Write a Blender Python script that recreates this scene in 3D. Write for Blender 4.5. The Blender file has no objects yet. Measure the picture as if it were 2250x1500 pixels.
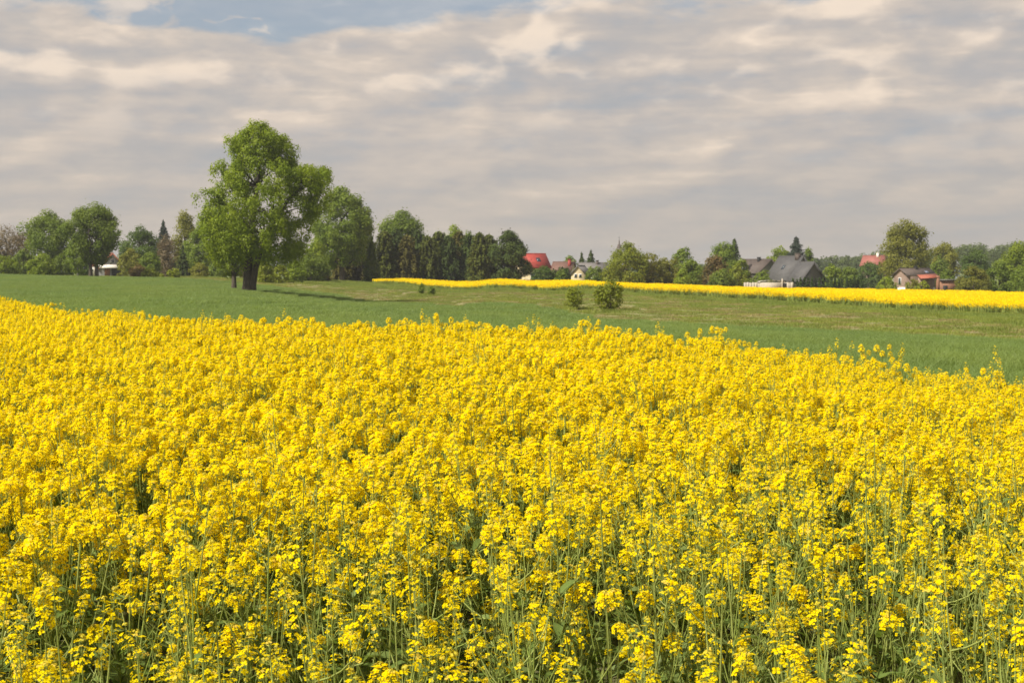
import bpy, math, random
import numpy as np
from mathutils import Vector, Matrix, Euler

R = math.radians
sc = bpy.context.scene
col = sc.collection
RNG = np.random.default_rng(11)
random.seed(5)

# ------------------------------------------------------------------ camera
EYE, F, HZ = 2.2, 3125.0, 600.0          # eye height, focal length and horizon row in photo pixels
cam_d = bpy.data.cameras.new('camera')
cam_d.lens, cam_d.sensor_width, cam_d.sensor_fit = 50, 36, 'HORIZONTAL'
cam_d.clip_start, cam_d.clip_end = 0.05, 20000
cam_d.dof.use_dof = True
cam_d.dof.focus_distance, cam_d.dof.aperture_fstop = 7.0, 11.0
cam = bpy.data.objects.new('camera', cam_d); col.objects.link(cam)
cam.location = (0, 0, EYE)
cam.rotation_euler = (R(90 - 2.748), 0, 0)
sc.camera = cam

# ------------------------------------------------------------------ sun and sky
SUN_EL, SUN_AZ = 49.0, -122.0             # azimuth from +Y, clockwise positive: the sun stands to the left, a little behind
sun_d = bpy.data.lights.new('sun', 'SUN')
sun_d.energy, sun_d.angle, sun_d.color = 5.0, R(0.53), (1.0, 0.94, 0.82)
sun = bpy.data.objects.new('sun', sun_d); col.objects.link(sun)
sdir = Vector((math.cos(R(SUN_EL)) * math.sin(R(SUN_AZ)), math.cos(R(SUN_EL)) * math.cos(R(SUN_AZ)), math.sin(R(SUN_EL))))
sun.rotation_euler = sdir.to_track_quat('Z', 'Y').to_euler()
sun.location = (-40, -10, 40)

world = bpy.data.worlds.new('World'); sc.world = world
world.use_nodes = True
world.cycles.sampling_method = 'MANUAL'; world.cycles.sample_map_resolution = 256


class NT:
    """small helper for building node trees"""
    def __init__(s, tree):
        s.t = tree
        for n in list(tree.nodes): tree.nodes.remove(n)
    def n(s, typ, ins=None, **props):
        nd = s.t.nodes.new(typ)
        for k, v in props.items(): setattr(nd, k, v)
        for k, v in (ins or {}).items():
            if isinstance(v, bpy.types.NodeSocket): s.t.links.new(v, nd.inputs[k])
            else: nd.inputs[k].default_value = v
        return nd
    def m(s, op, a, b=None, c=None, clamp=False):
        nd = s.t.nodes.new('ShaderNodeMath'); nd.operation = op; nd.use_clamp = clamp
        for i, v in enumerate((a, b, c)):
            if v is None: continue
            if isinstance(v, bpy.types.NodeSocket): s.t.links.new(v, nd.inputs[i])
            else: nd.inputs[i].default_value = v
        return nd.outputs[0]
    def mix(s, f, a, b):
        nd = s.t.nodes.new('ShaderNodeMix'); nd.data_type = 'RGBA'
        for k, v in ((0, f), (6, a), (7, b)):
            if isinstance(v, bpy.types.NodeSocket): s.t.links.new(v, nd.inputs[k])
            else: nd.inputs[k].default_value = v if k == 0 else (v[0], v[1], v[2], 1)
        return nd.outputs[2]
    def ss(s, v, lo, hi):
        nd = s.t.nodes.new('ShaderNodeMapRange'); nd.interpolation_type = 'SMOOTHSTEP'
        s.t.links.new(v, nd.inputs[0]); nd.inputs[1].default_value = lo; nd.inputs[2].default_value = hi
        return nd.outputs[0]
    def noise(s, vec, scale, detail=4, rough=0.55, dist=0.0):
        return s.n('ShaderNodeTexNoise', {'Vector': vec, 'Scale': scale, 'Detail': detail, 'Roughness': rough, 'Distortion': dist}).outputs[0]
    def xyz(s, x, y, z):
        return s.n('ShaderNodeCombineXYZ', {0: x, 1: y, 2: z}).outputs[0]


w = NT(world.node_tree)
tc = w.n('ShaderNodeTexCoord').outputs['Generated']
sep = w.n('ShaderNodeSeparateXYZ', {0: tc})
dx, dy, dz = sep.outputs
sky = w.n('ShaderNodeTexSky', sky_type='NISHITA', sun_disc=False, sun_elevation=R(SUN_EL), sun_rotation=R(SUN_AZ),
          altitude=100, air_density=1.0, dust_density=2.5, ozone_density=1.5)
SKY_S = 0.085
zz = w.m('ADD', w.m('MAXIMUM', dz, 0.0), 0.085)
px_ = w.m('DIVIDE', dx, zz); py_ = w.m('DIVIDE', dy, zz)
az = w.m('ARCTAN2', dx, dy)
el = w.m('ARCSINE', dz)
SK = (3.3, 11.1, 5.15, 1.1)                 # where in the noise this sky lies
# one broken deck of cumulus: a plan-view field sets the cover, a finer field the billows
def billow(da, de):
    v = w.xyz(w.m('ADD', w.m('MULTIPLY', az, 7.0), SK[0] + da), w.m('ADD', w.m('MULTIPLY', w.m('POWER', w.m('MAXIMUM', el, 0.0), 0.8), 15.5), de), SK[1])
    return w.noise(v, 1.0, 5, 0.56, 0.12), v
b0, ang = billow(0, 0)
b2, _ = billow(-0.10, 0.13)
plan = w.noise(w.xyz(w.m('ADD', px_, SK[2]), w.m('ADD', py_, 0.4), SK[3]), 0.62, 4, 0.5, 0.15)
cov = w.m('ADD', w.m('MULTIPLY', plan, 0.62), w.m('MULTIPLY', b0, 0.62))
# the deck looks closed towards the horizon and opens overhead
cov = w.m('ADD', cov, w.m('MULTIPLY', w.ss(el, 0.192, 0.140), 0.27))
alpha = w.m('MAXIMUM', w.ss(cov, 0.60, 0.715), 0.30)   # a thin veil even in the gaps
lit = w.m('SUBTRACT', b0, b2)                 # flanks turned to the sun and up
streak = w.noise(w.xyz(w.m('MULTIPLY', az, 4.0), w.m('MULTIPLY', el, 44.0), 4.2), 1.25, 4, 0.5, 0.2)
edge = w.ss(cov, 0.88, 0.62)                  # thin rims are brighter than the thick middles
shade = w.m('ADD', w.m('MULTIPLY', lit, 2.0), w.m('MULTIPLY', w.m('SUBTRACT', streak, 0.5), 1.15))
shade = w.m('ADD', w.m('ADD', shade, 0.45), w.m('MULTIPLY', edge, 0.16))
ramp = w.n('ShaderNodeValToRGB', {0: shade})
cr = ramp.color_ramp
CK = 0.775
def cc_(r, g, b): return (r * CK * 1.0, g * CK * 1.0, b * CK * 1.015, 1)
cr.elements[0].position = 0.08; cr.elements[0].color = cc_(0.370, 0.382, 0.398)
cr.elements[1].position = 1.0; cr.elements[1].color = cc_(0.82, 0.68, 0.54)
e = cr.elements.new(0.40); e.color = cc_(0.475, 0.432, 0.398)
e = cr.elements.new(0.66); e.color = cc_(0.570, 0.495, 0.425)
# heaped tops with crisp rims on the side of the sun
def heap(da, de):
    v = w.xyz(w.m('ADD', w.m('MULTIPLY', az, 7.4), 2.7 + da), w.m('ADD', w.m('MULTIPLY', el, 17.0), de), 1.6)
    n1 = w.noise(v, 0.70, 3, 0.5, 0.1)
    n2 = w.noise(v, 3.0, 6, 0.60, 0.20)
    vo = w.m('MULTIPLY', w.m('ABSOLUTE', w.m('SUBTRACT', w.noise(v, 1.7, 2, 0.5, 0.25), 0.5)), 3.6)      # rounded lumps
    return w.m('ADD', w.m('ADD', w.m('MULTIPLY', n1, 0.62), w.m('MULTIPLY', n2, 0.22)), w.m('MULTIPLY', w.m('SUBTRACT', 0.60, vo), 0.17))
h0 = heap(0, 0); h1 = heap(-0.12, 0.24)
rim = w.m('MULTIPLY', w.ss(h0, 0.36, 0.455), w.ss(w.m('SUBTRACT', h0, h1), -0.015, 0.14))
rim = w.m('MULTIPLY', rim, w.m('ADD', w.m('MULTIPLY', w.ss(el, 0.09, 0.145), 0.75), w.m('MULTIPLY', w.ss(el, 0.03, 0.10), 0.25)))
belly = w.m('MULTIPLY', w.ss(h0, 0.36, 0.46), w.ss(w.m('SUBTRACT', h1, h0), -0.01, 0.11))
ccol = w.mix(w.m('MULTIPLY', rim, 0.66), ramp.outputs[0], cc_(0.90, 0.745, 0.585)[:3])
ccol = w.mix(w.m('MULTIPLY', belly, 0.50), ccol, cc_(0.36, 0.365, 0.372)[:3])
alpha = w.m('MAXIMUM', alpha, w.m('MULTIPLY', w.ss(h0, 0.485, 0.54), 0.75))
# the air itself near the horizon
hz = w.ss(el, 0.12, -0.01)
cloud = w.mix(w.m('MULTIPLY', hz, 0.62), ccol, cc_(0.430, 0.395, 0.350)[:3])
skyc = w.n('ShaderNodeVectorMath', {0: sky.outputs[0], 1: (SKY_S, SKY_S * .97, SKY_S * .93)}, operation='MULTIPLY').outputs[0]
tot = w.mix(w.m('MULTIPLY', alpha, 0.97), skyc, cloud)
bg = w.n('ShaderNodeBackground', {'Color': tot, 'Strength': 1.0})
w.n('ShaderNodeOutputWorld', {0: bg.outputs[0]})

sc.view_settings.view_transform = 'Standard'
sc.view_settings.look = 'None'
sc.view_settings.exposure = 0.58
sc.view_settings.gamma = 1.0
sc.render.engine = 'CYCLES'
sc.cycles.max_bounces = 8
sc.cycles.diffuse_bounces = 5
sc.cycles.glossy_bounces = 2
sc.cycles.transmission_bounces = 4
sc.cycles.use_denoising = True

# ------------------------------------------------------------------ terrain
def U(x): return (x - 1125.0) / F
CTRL = [  # photo column, distance, ground height
    (-600, 2.5, .05), (400, 2.5, .08), (1125, 2.5, .10), (1900, 2.5, .08), (2900, 2.5, .0),
    (0, 5, .20), (1125, 5, .2), (2250, 5, .10), (0, 9, .28), (1000, 9, .33), (2250, 9, .02),
    (0, 16, .33), (560, 16, .40), (1000, 16, .40), (1300, 16, .35), (1700, 16, .15), (2000, 16, -.05), (2250, 16, -.20), (2700, 16, -.4),
    (0, 25, .36), (200, 25, .30), (560, 25, .30), (1000, 25, .20), (1700, 25, 0), (2250, 25, -.20),
    (-300, 42, .35), (0, 42, .35), (200, 42, .15), (560, 42, .05), (1000, 42, .05), (1500, 42, -.15), (2250, 42, -.35),
    (0, 60, .30), (300, 60, .1), (1000, 60, -.07), (1500, 60, -.5), (1800, 60, -.75), (2250, 60, -.93), (2700, 60, -1.1),
    (1800, 75, -1.08), (1500, 92, -1.27), (0, 108, .15), (300, 108, .1), (547, 108, 0), (1000, 100, -.8), (1300, 108, -1.44),
    (1000, 135, -1.25), (785, 168, -1.05), (650, 185, -.4), (560, 200, .15),
    (0, 155, .45), (300, 155, .35), (547, 155, .08), (640, 150, -.5), (785, 155, -1.25), (880, 150, -1.15),
    (-300, 230, 1.9), (0, 230, 1.7), (200, 230, 1.35), (300, 230, 1.3), (440, 230, 1.2), (560, 240, .9), (700, 240, .7),
    (820, 255, .4), (900, 280, .8), (1100, 280, .3), (1300, 200, -.1), (1500, 185, -.76), (1750, 165, -1.18), (1950, 150, -1.54),
    (2250, 135, -1.77), (2600, 130, -2.0), (1300, 290, -.6), (1750, 300, -2.0), (2250, 240, -2.3), (2600, 240, -2.6),
    (1750, 340, -1.7), (2000, 400, -2.2), (2250, 300, -2.0), (0, 330, 1.5), (300, 330, 1.4),
    (0, 700, 2), (1000, 700, .5), (1800, 700, -1), (2250, 700, 0), (2250, 1400, 4),
    (0, 3000, 0), (1125, 3000, 0), (2250, 3000, 0), (1125, 6500, 0),
]
def warp(X, Y): return np.stack([np.arcsinh(np.asarray(X, float) / 6.0), np.arcsinh(np.asarray(Y, float) / 6.0)], -1)
_cx = np.array([U(c[0]) * c[1] for c in CTRL] + [-3000, 3000, 0, -20, 20, 0, -3000, 3000, 0, -6000, 6000])
_cy = np.array([c[1] for c in CTRL] + [0, 0, -3000, -10, -10, -12, -3000, -3000, -200, 3000, 3000])
_cz = np.array([c[2] for c in CTRL] + [1, -3, 0, .0, -.2, .0, 0, 0, 0, 1, -1])
_cp = warp(_cx, _cy)
_C2 = 0.12 ** 2
_A = np.sqrt(((_cp[:, None] - _cp[None]) ** 2).sum(-1) + _C2)
_n = len(_cz)
_M = np.zeros((_n + 1, _n + 1)); _M[:_n, :_n] = _A - np.eye(_n) * 0.012; _M[:_n, _n] = 1; _M[_n, :_n] = 1
_w = np.linalg.solve(_M, np.append(_cz, 0))
def ground(X, Y):
    X = np.asarray(X, float); Y = np.asarray(Y, float)
    sh = X.shape; p = warp(X.ravel(), Y.ravel()); out = np.empty(len(p))
    for i in range(0, len(p), 20000):
        q = p[i:i + 20000]
        out[i:i + 20000] = np.sqrt(((q[:, None] - _cp[None]) ** 2).sum(-1) + _C2) @ _w[:_n] + _w[_n]
    return out.reshape(sh)
def gz(x, y): return float(ground(np.array([x]), np.array([y]))[0])
def at(x, d):
    """a point on the ground in photo column x at distance d"""
    X = U(x) * d
    return X, d, gz(X, d)
def height_at(y, d): return EYE + (HZ - y) * d / F

# ------------------------------------------------------------------ materials
MATS = {}
def mat(name):
    m = bpy.data.materials.new(name); m.use_nodes = True; MATS[name] = m
    return m, NT(m.node_tree)
def finish(nt, shader): nt.n('ShaderNodeOutputMaterial', {0: shader})

def leafy(name, c1, c2, trans=0.35, rough=0.6, spec=0.25, c3=None, obj_var=0.12, tcol=1.25, drift=0.0):
    """two-tone foliage: the tint stored with each leaf picks the tone, part of the light passes through"""
    m, t = mat(name)
    tint = t.n('ShaderNodeAttribute', attribute_name='tint').outputs['Fac']
    c = t.mix(tint, c1, c2)
    if c3: c = t.mix(t.ss(tint, 0.90, 0.97), c, c3)
    oi = t.n('ShaderNodeObjectInfo'); rnd = oi.outputs['Random']
    if drift:
        loc = t.n('ShaderNodeMapping', {'Vector': oi.outputs['Location'], 'Scale': (.16, .045, 0)}).outputs[0]
        c = t.mix(t.m('MULTIPLY', t.ss(t.noise(loc, 1.0, 4, .6), .38, .64), drift), c, tuple(x * f for x, f in zip(c2, (1.25, 1.1, .8))))
    hsv = t.n('ShaderNodeHueSaturation', {'Hue': 0.5, 'Saturation': 1.0, 'Color': c,
              'Value': t.m('ADD', t.m('MULTIPLY', rnd, 2 * obj_var), 1 - obj_var)}).outputs[0]
    p = t.n('ShaderNodeBsdfPrincipled', {'Base Color': hsv, 'Roughness': rough, 'Specular IOR Level': spec})
    tr = t.n('ShaderNodeBsdfTranslucent', {'Color': t.n('ShaderNodeVectorMath', {0: hsv, 1: (tcol, tcol, tcol * .6)}, operation='MULTIPLY').outputs[0]})
    finish(t, t.n('ShaderNodeMixShader', {0: trans, 1: p.outputs[0], 2: tr.outputs[0]}).outputs[0])
    return m

def rough_mat(name, c1, c2, scale=3.0, detail=6, rough=0.85, bump=0.0, stretch=(1, 1, 1), c3=None, s3=0.3, spec=0.3):
    m, t = mat(name)
    co = t.n('ShaderNodeTexCoord').outputs['Object']
    mp = t.n('ShaderNodeMapping', {'Vector': co, 'Scale': stretch}).outputs[0]
    nz = t.noise(mp, scale, detail, 0.6)
    c = t.mix(t.ss(nz, 0.32, 0.68), c1, c2)
    if c3:
        c = t.mix(t.ss(t.noise(co, s3, 5, 0.6), 0.45, 0.62), c, c3)
    ins = {'Base Color': c, 'Roughness': rough, 'Specular IOR Level': spec}
    if bump:
        ins['Normal'] = t.n('ShaderNodeBump', {'Strength': bump, 'Distance': 0.05, 'Height': nz}).outputs[0]
    finish(t, t.n('ShaderNodeBsdfPrincipled', ins).outputs[0])
    return m

PETAL = leafy('rapeseed petal', (0.91, 0.690, 0.0015), (0.94, 0.770, 0.004), trans=0.48, c3=(0.84, 0.62, 0.09), obj_var=0.05, spec=0.03, tcol=1.0)
BUD = leafy('rapeseed bud', (0.38, 0.36, 0.03), (0.60, 0.46, 0.02), trans=0.2)
STEM = leafy('rapeseed stem', (0.225, 0.285, 0.052), (0.325, 0.365, 0.10), trans=0.25, rough=0.5)
RLEAF = leafy('rapeseed leaf', (0.140, 0.205, 0.042), (0.20, 0.260, 0.080), trans=0.45, rough=0.5)
WHEAT = leafy('wheat blade', (0.148, 0.220, 0.054), (0.198, 0.270, 0.074), trans=0.42, rough=0.5, spec=0.35, obj_var=0.08, drift=0.35)
GRASS = leafy('meadow grass', (0.150, 0.205, 0.032), (0.205, 0.245, 0.050), trans=0.35, c3=(0.26, 0.23, 0.09), obj_var=0.16, drift=0.4)
TANGRASS = leafy('dry grass', (0.27, 0.215, 0.085), (0.20, 0.190, 0.06), trans=0.2, c3=(0.34, 0.26, 0.12), obj_var=0.2)
FPETAL = leafy('far rapeseed petal', (0.90, 0.67, 0.002), (0.93, 0.74, 0.006), trans=0.40, obj_var=0.06, spec=0.03, tcol=1.0)
LV = {
    'fresh': leafy('fresh leaf', (0.14, 0.2, 0.01), (0.245, 0.3, 0.018), 0.46),
    'mid': leafy('mid green leaf', (0.108, 0.162, 0.015), (0.185, 0.238, 0.024), 0.46),
    'dark': leafy('dark green leaf', (0.062, 0.108, 0.015), (0.108, 0.16, 0.022), 0.46),
    'olive': leafy('olive leaf', (0.15, 0.158, 0.017), (0.222, 0.22, 0.028), 0.46),
    'lime': leafy('yellow green leaf', (0.15, 0.19, 0.01), (0.245, 0.27, 0.016), 0.38),
    'brown': leafy('reddish young leaf', (0.15, 0.108, 0.058), (0.2, 0.155, 0.08), 0.25),
    'rust': leafy('rust leaf', (0.150, 0.085, 0.030), (0.150, 0.135, 0.030), 0.30),
    'spruce': leafy('spruce needle', (0.042, 0.066, 0.017), (0.08, 0.108, 0.024), 0.12, spec=0.08, rough=0.8),
    'spruce_olive': leafy('olive spruce needle', (0.064, 0.082, 0.015), (0.118, 0.13, 0.022), 0.15, spec=0.08, rough=0.8),
    'spruce_brown': leafy('browned larch needle', (0.088, 0.078, 0.02), (0.13, 0.122, 0.026), 0.15, spec=0.08, rough=0.8),
    'blue': leafy('blue spruce needle', (0.038, 0.052, 0.040), (0.066, 0.084, 0.062), 0.12, spec=0.08, rough=0.8),
    'far': leafy('distant wood leaf', (0.075, 0.108, 0.034), (0.128, 0.16, 0.05), 0.46),
    'thuja': leafy('thuja spray', (0.032, 0.060, 0.012), (0.060, 0.092, 0.018), 0.15, spec=0.08, rough=0.8),
}
BARK = rough_mat('bark', (0.045, 0.036, 0.026), (0.095, 0.078, 0.055), 2.2, stretch=(3, 3, .6), bump=0.5)
BARK_PALE = rough_mat('pale bark', (0.20, 0.18, 0.15), (0.33, 0.31, 0.27), 2.0, stretch=(2, 2, .6))
SOIL = rough_mat('meadow ground', (0.095, 0.140, 0.032), (0.130, 0.170, 0.044), 0.9, c3=(0.165, 0.165, 0.058), s3=0.04)
WSOIL = rough_mat('soil under wheat', (0.090, 0.115, 0.040), (0.115, 0.145, 0.050), 1.2)
RSOIL = rough_mat('soil under rapeseed', (0.075, 0.080, 0.030), (0.12, 0.11, 0.05), 2.0)
TRACK = rough_mat('dry track earth', (0.190, 0.168, 0.066), (0.160, 0.165, 0.055), 0.35)
GRAVEL = rough_mat('pale gravel', (0.36, 0.31, 0.23), (0.26, 0.22, 0.15), 0.8)

# ------------------------------------------------------------------ mesh helpers
class Buf:
    """collects vertices and faces (3- or 4-sided) with a material slot and a tint per vertex"""
    def __init__(s): s.V, s.T, s.Fs, s.n = [], [], [], 0
    def add(s, v, f, mi=0, tint=0.5):
        v = np.asarray(v, float).reshape(-1, 3); f = np.asarray(f, np.int64)
        s.V.append(v); s.T.append(np.broadcast_to(np.asarray(tint, float), (len(v),)).copy())
        s.Fs.append((f + s.n, mi)); s.n += len(v)
    def merge(s, o, M=None, mshift=0):
        for (f, mi) in o.Fs: s.Fs.append((f + s.n, mi + mshift))
        for v, t in zip(o.V, o.T):
            if M is not None:
                v = v @ np.array(M.to_3x3()).T + np.array(M.translation)
            s.V.append(v); s.T.append(t); s.n += len(v)
    def mesh(s, name, mats, smooth=False):
        me = bpy.data.meshes.new(name)
        V = np.concatenate(s.V); T = np.concatenate(s.T)
        me.vertices.add(len(V)); me.vertices.foreach_set('co', V.astype(np.float32).ravel())
        tot = np.concatenate([np.full(len(f), f.shape[1]) for f, _ in s.Fs]).astype(np.int32)
        idx = np.concatenate([f.ravel() for f, _ in s.Fs]).astype(np.int32)
        mi = np.concatenate([np.full(len(f), k) for f, k in s.Fs]).astype(np.int32)
        me.loops.add(len(idx)); me.loops.foreach_set('vertex_index', idx)
        me.polygons.add(len(tot))
        st = np.zeros(len(tot), np.int32); st[1:] = np.cumsum(tot)[:-1]
        me.polygons.foreach_set('loop_start', st); me.polygons.foreach_set('material_index', mi)
        if smooth: me.polygons.foreach_set('use_smooth', np.ones(len(tot), bool))
        a = me.attributes.new('tint', 'FLOAT', 'POINT'); a.data.foreach_set('value', T.astype(np.float32))
        for m in (mats if isinstance(mats, (list, tuple)) else [mats]): me.materials.append(m)
        me.update(calc_edges=True)
        return me
    def obj(s, name, mats, parent=None, smooth=False):
        return link(name, s.mesh(name, mats, smooth), parent)

def link(name, data, parent=None, loc=None):
    o = bpy.data.objects.new(name, data); col.objects.link(o)
    if parent: o.parent = parent
    if loc is not None: o.location = loc
    return o
def tag(o, label=None, cat=None, group=None, kind=None):
    for k, v in (('label', label), ('category', cat), ('group', group), ('kind', kind)):
        if v: o[k] = v
    return o
def thing(name, label, cat, loc, rz=0, group=None):
    o = link(name, None, None, loc); o.rotation_euler = (0, 0, rz); o.empty_display_size = .3
    return tag(o, label, cat, group)

def tube(buf, P, r, sides=5, mi=0, tint=0.5):
    P = np.asarray(P, float); r = np.asarray(r, float); k = len(P)
    d = np.gradient(P, axis=0); d /= np.linalg.norm(d, axis=1, keepdims=True) + 1e-9
    ref = np.where(np.abs(d[:, 2:3]) > 0.9, np.array([[1., 0, 0]]), np.array([[0, 0, 1.]]))
    a = np.cross(d, ref); a /= np.linalg.norm(a, axis=1, keepdims=True) + 1e-9
    b = np.cross(d, a)
    th = np.arange(sides) * 2 * math.pi / sides
    V = P[:, None] + r[:, None, None] * (a[:, None] * np.cos(th)[None, :, None] + b[:, None] * np.sin(th)[None, :, None])
    i = np.arange(k - 1)[:, None] * sides; j = np.arange(sides)[None]; j2 = (j + 1) % sides
    Fq = np.stack([i + j, i + j2, i + sides + j2, i + sides + j], -1).reshape(-1, 4)
    buf.add(V, Fq, mi, tint)

BOXF = np.array([[0, 3, 2, 1], [4, 5, 6, 7], [0, 1, 5, 4], [1, 2, 6, 5], [2, 3, 7, 6], [3, 0, 4, 7]])
def box(buf, x0, x1, y0, y1, z0, z1, mi=0):
    buf.add([(x0, y0, z0), (x1, y0, z0), (x1, y1, z0), (x0, y1, z0), (x0, y0, z1), (x1, y0, z1), (x1, y1, z1), (x0, y1, z1)], BOXF, mi)

def leaves(buf, P, N, size, rng, mi=0, tint=0.5, aspect=1.5, along=None):
    """one small bent quad per point, facing N"""
    n = len(P)
    N = N / (np.linalg.norm(N, axis=1, keepdims=True) + 1e-9)
    t = rng.normal(size=(n, 3)) if along is None else along
    t = t - (t * N).sum(1, keepdims=True) * N; t /= np.linalg.norm(t, axis=1, keepdims=True) + 1e-9
    b = np.cross(N, t)
    s = np.broadcast_to(np.asarray(size, float), (n,))[:, None]
    l, wd = s * aspect * .5, s * .5
    V = np.stack([P - t * l, P + b * wd * .9 - N * s * .08, P + t * l, P - b * wd * .9 - N * s * .08], 1)
    Fq = np.arange(4 * n).reshape(n, 4)
    tt = np.repeat(np.broadcast_to(np.asarray(tint, float), (n,)), 4)
    buf.add(V.reshape(-1, 3), Fq, mi, tt)

# ------------------------------------------------------------------ the ground and the sheets on it
def sheet(name, X, Y, lift, m, label=None):
    Z = ground(X, Y) + lift
    a, b = X.shape
    i = np.arange(a - 1)[:, None] * b + np.arange(b - 1)[None]
    Fq = np.stack([i, i + 1, i + b + 1, i + b], -1).reshape(-1, 4)
    B = Buf(); B.add(np.stack([X, Y, Z], -1), Fq)
    o = B.obj(name, m, smooth=True); tag(o, label, None, None, 'structure')
    return o
g = np.sinh(np.linspace(-1, 1, 341) * 7.2) / math.sinh(7.2) * 5000
GX, GY = np.meshgrid(g, g, indexing='xy')
sheet('ground', GX, GY, 0, SOIL)
HAZE_Z0 = float(ground(GX, GY).min()) - 1.0

# edge of the near rapeseed field, far side, left to right
RAPE_EDGE = np.array([(-30, 75), (-22, 58), (-15, 41.7), (-10.2, 31), (-7.2, 24.6), (-4.6, 19.5), (-2.6, 17.6), (-.7, 17), (.9, 16.4), (2.9, 15.8), (4.3, 15.4), (5.6, 15.6), (9, 16.5), (14, 18), (25, 22)])
# edge between wheat and meadow, left to right
WHEAT_EDGE = np.array([(-110, 246), (-84, 236), (-60, 229), (-47, 219), (-36, 206), (-28, 190), (-18.3, 166), (-5.4, 135), (6, 108), (11, 92), (16.2, 75), (21.6, 60), (30, 40), (42, 20)])
def edge_y(E, X): return np.interp(X, E[:, 0], E[:, 1])

sx = np.linspace(-1, 1, 90)[None]; sy = np.linspace(0, 1, 90)[:, None]
# soil under the crops
X = np.linspace(-26, 24, 110)[None] + 0 * sy; top = edge_y(RAPE_EDGE, np.linspace(-26, 24, 110))[None]
sheet('rapeseed_soil', X, -3 + (top + .2 + 3) * sy, 0.02, RSOIL)
X = np.linspace(-108, 40, 160)[None] + 0 * sy; lo = edge_y(RAPE_EDGE, X[:1]) + .5; hi = edge_y(WHEAT_EDGE, X[:1])
lo = np.minimum(lo, hi - 1)
sheet('wheat_soil', X, lo + (hi - lo) * sy, 0.03, WSOIL)

def dense(E, n):
    s = np.r_[0, np.cumsum(np.linalg.norm(np.diff(E, axis=0), axis=1))]
    q = np.linspace(0, s[-1], n)
    P = np.stack([np.interp(q, s, E[:, 0]), np.interp(q, s, E[:, 1])], 1)
    for _ in range(30): P[1:-1] = .25 * P[:-2] + .5 * P[1:-1] + .25 * P[2:]
    return P
TE = dense(WHEAT_EDGE[3:], 160)
tn = np.gradient(TE, axis=0); tn = np.stack([tn[:, 1], -tn[:, 0]], 1); tn /= np.linalg.norm(tn, axis=1, keepdims=True)
tn *= -np.sign(tn[:, 1:2])
tn = -tn                                                      # points away from the wheat
TWID = np.interp(TE[:, 1], [20, 45, 60, 75, 92, 108, 135, 168, 200, 230], [5, 8, 11, 15, 22, 27, 30, 28, 22, 8])
ks = np.linspace(0, 1, 18)
TX = TE[None, :, 0] + tn[None, :, 0] * (TWID[None] * ks[:, None] + .2)
TY = TE[None, :, 1] + tn[None, :, 1] * (TWID[None] * ks[:, None] + .2)
sheet('dirt_track', TX, TY, 0.10, TRACK)

# ------------------------------------------------------------------ scattering of uncountable growth
def source(name, meshes):
    c = bpy.data.collections.new(name)
    for k, me in enumerate(meshes):
        o = bpy.data.objects.new('%s_%02d' % (name, k), me); c.objects.link(o)
    return c
def scatter(name, label, P, rot, scale, idx, coll, kind='stuff'):
    me = bpy.data.meshes.new(name)
    me.vertices.add(len(P)); me.vertices.foreach_set('co', np.asarray(P, np.float32).ravel())
    for nm, typ, key, val in (('rot', 'FLOAT_VECTOR', 'vector', rot), ('scl', 'FLOAT_VECTOR', 'vector', scale), ('idx', 'INT', 'value', idx)):
        a = me.attributes.new(nm, typ, 'POINT')
        a.data.foreach_set(key, np.asarray(val, np.int32 if typ == 'INT' else np.float32).ravel())
    o = link(name, me); tag(o, label, None, None, kind)
    ng = bpy.data.node_groups.new(name, 'GeometryNodeTree')
    ng.interface.new_socket('Geometry', in_out='INPUT', socket_type='NodeSocketGeometry')
    ng.interface.new_socket('Geometry', in_out='OUTPUT', socket_type='NodeSocketGeometry')
    N = ng.nodes; L = ng.links
    gi = N.new('NodeGroupInput'); go = N.new('NodeGroupOutput')
    ci = N.new('GeometryNodeCollectionInfo'); ci.inputs['Collection'].default_value = coll
    ci.inputs['Separate Children'].default_value = True; ci.inputs['Reset Children'].default_value = True
    iop = N.new('GeometryNodeInstanceOnPoints'); iop.inputs['Pick Instance'].default_value = True
    m2p = N.new('GeometryNodeMeshToPoints')
    L.new(gi.outputs[0], m2p.inputs[0]); L.new(m2p.outputs[0], iop.inputs['Points'])
    L.new(ci.outputs[0], iop.inputs['Instance'])
    for nm, typ, sock in (('rot', 'FLOAT_VECTOR', 'Rotation'), ('scl', 'FLOAT_VECTOR', 'Scale'), ('idx', 'INT', 'Instance Index')):
        na = N.new('GeometryNodeInputNamedAttribute'); na.data_type = typ; na.inputs[0].default_value = nm
        out = [s for s in na.outputs if s.enabled and s.name == 'Attribute'][0]
        if nm == 'rot':
            er = N.new('FunctionNodeEulerToRotation'); L.new(out, er.inputs[0]); out = er.outputs[0]
        L.new(out, iop.inputs[sock])
    L.new(iop.outputs[0], go.inputs[0])
    mod = o.modifiers.new('scatter', 'NODES'); mod.node_group = ng
    return o

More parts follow.
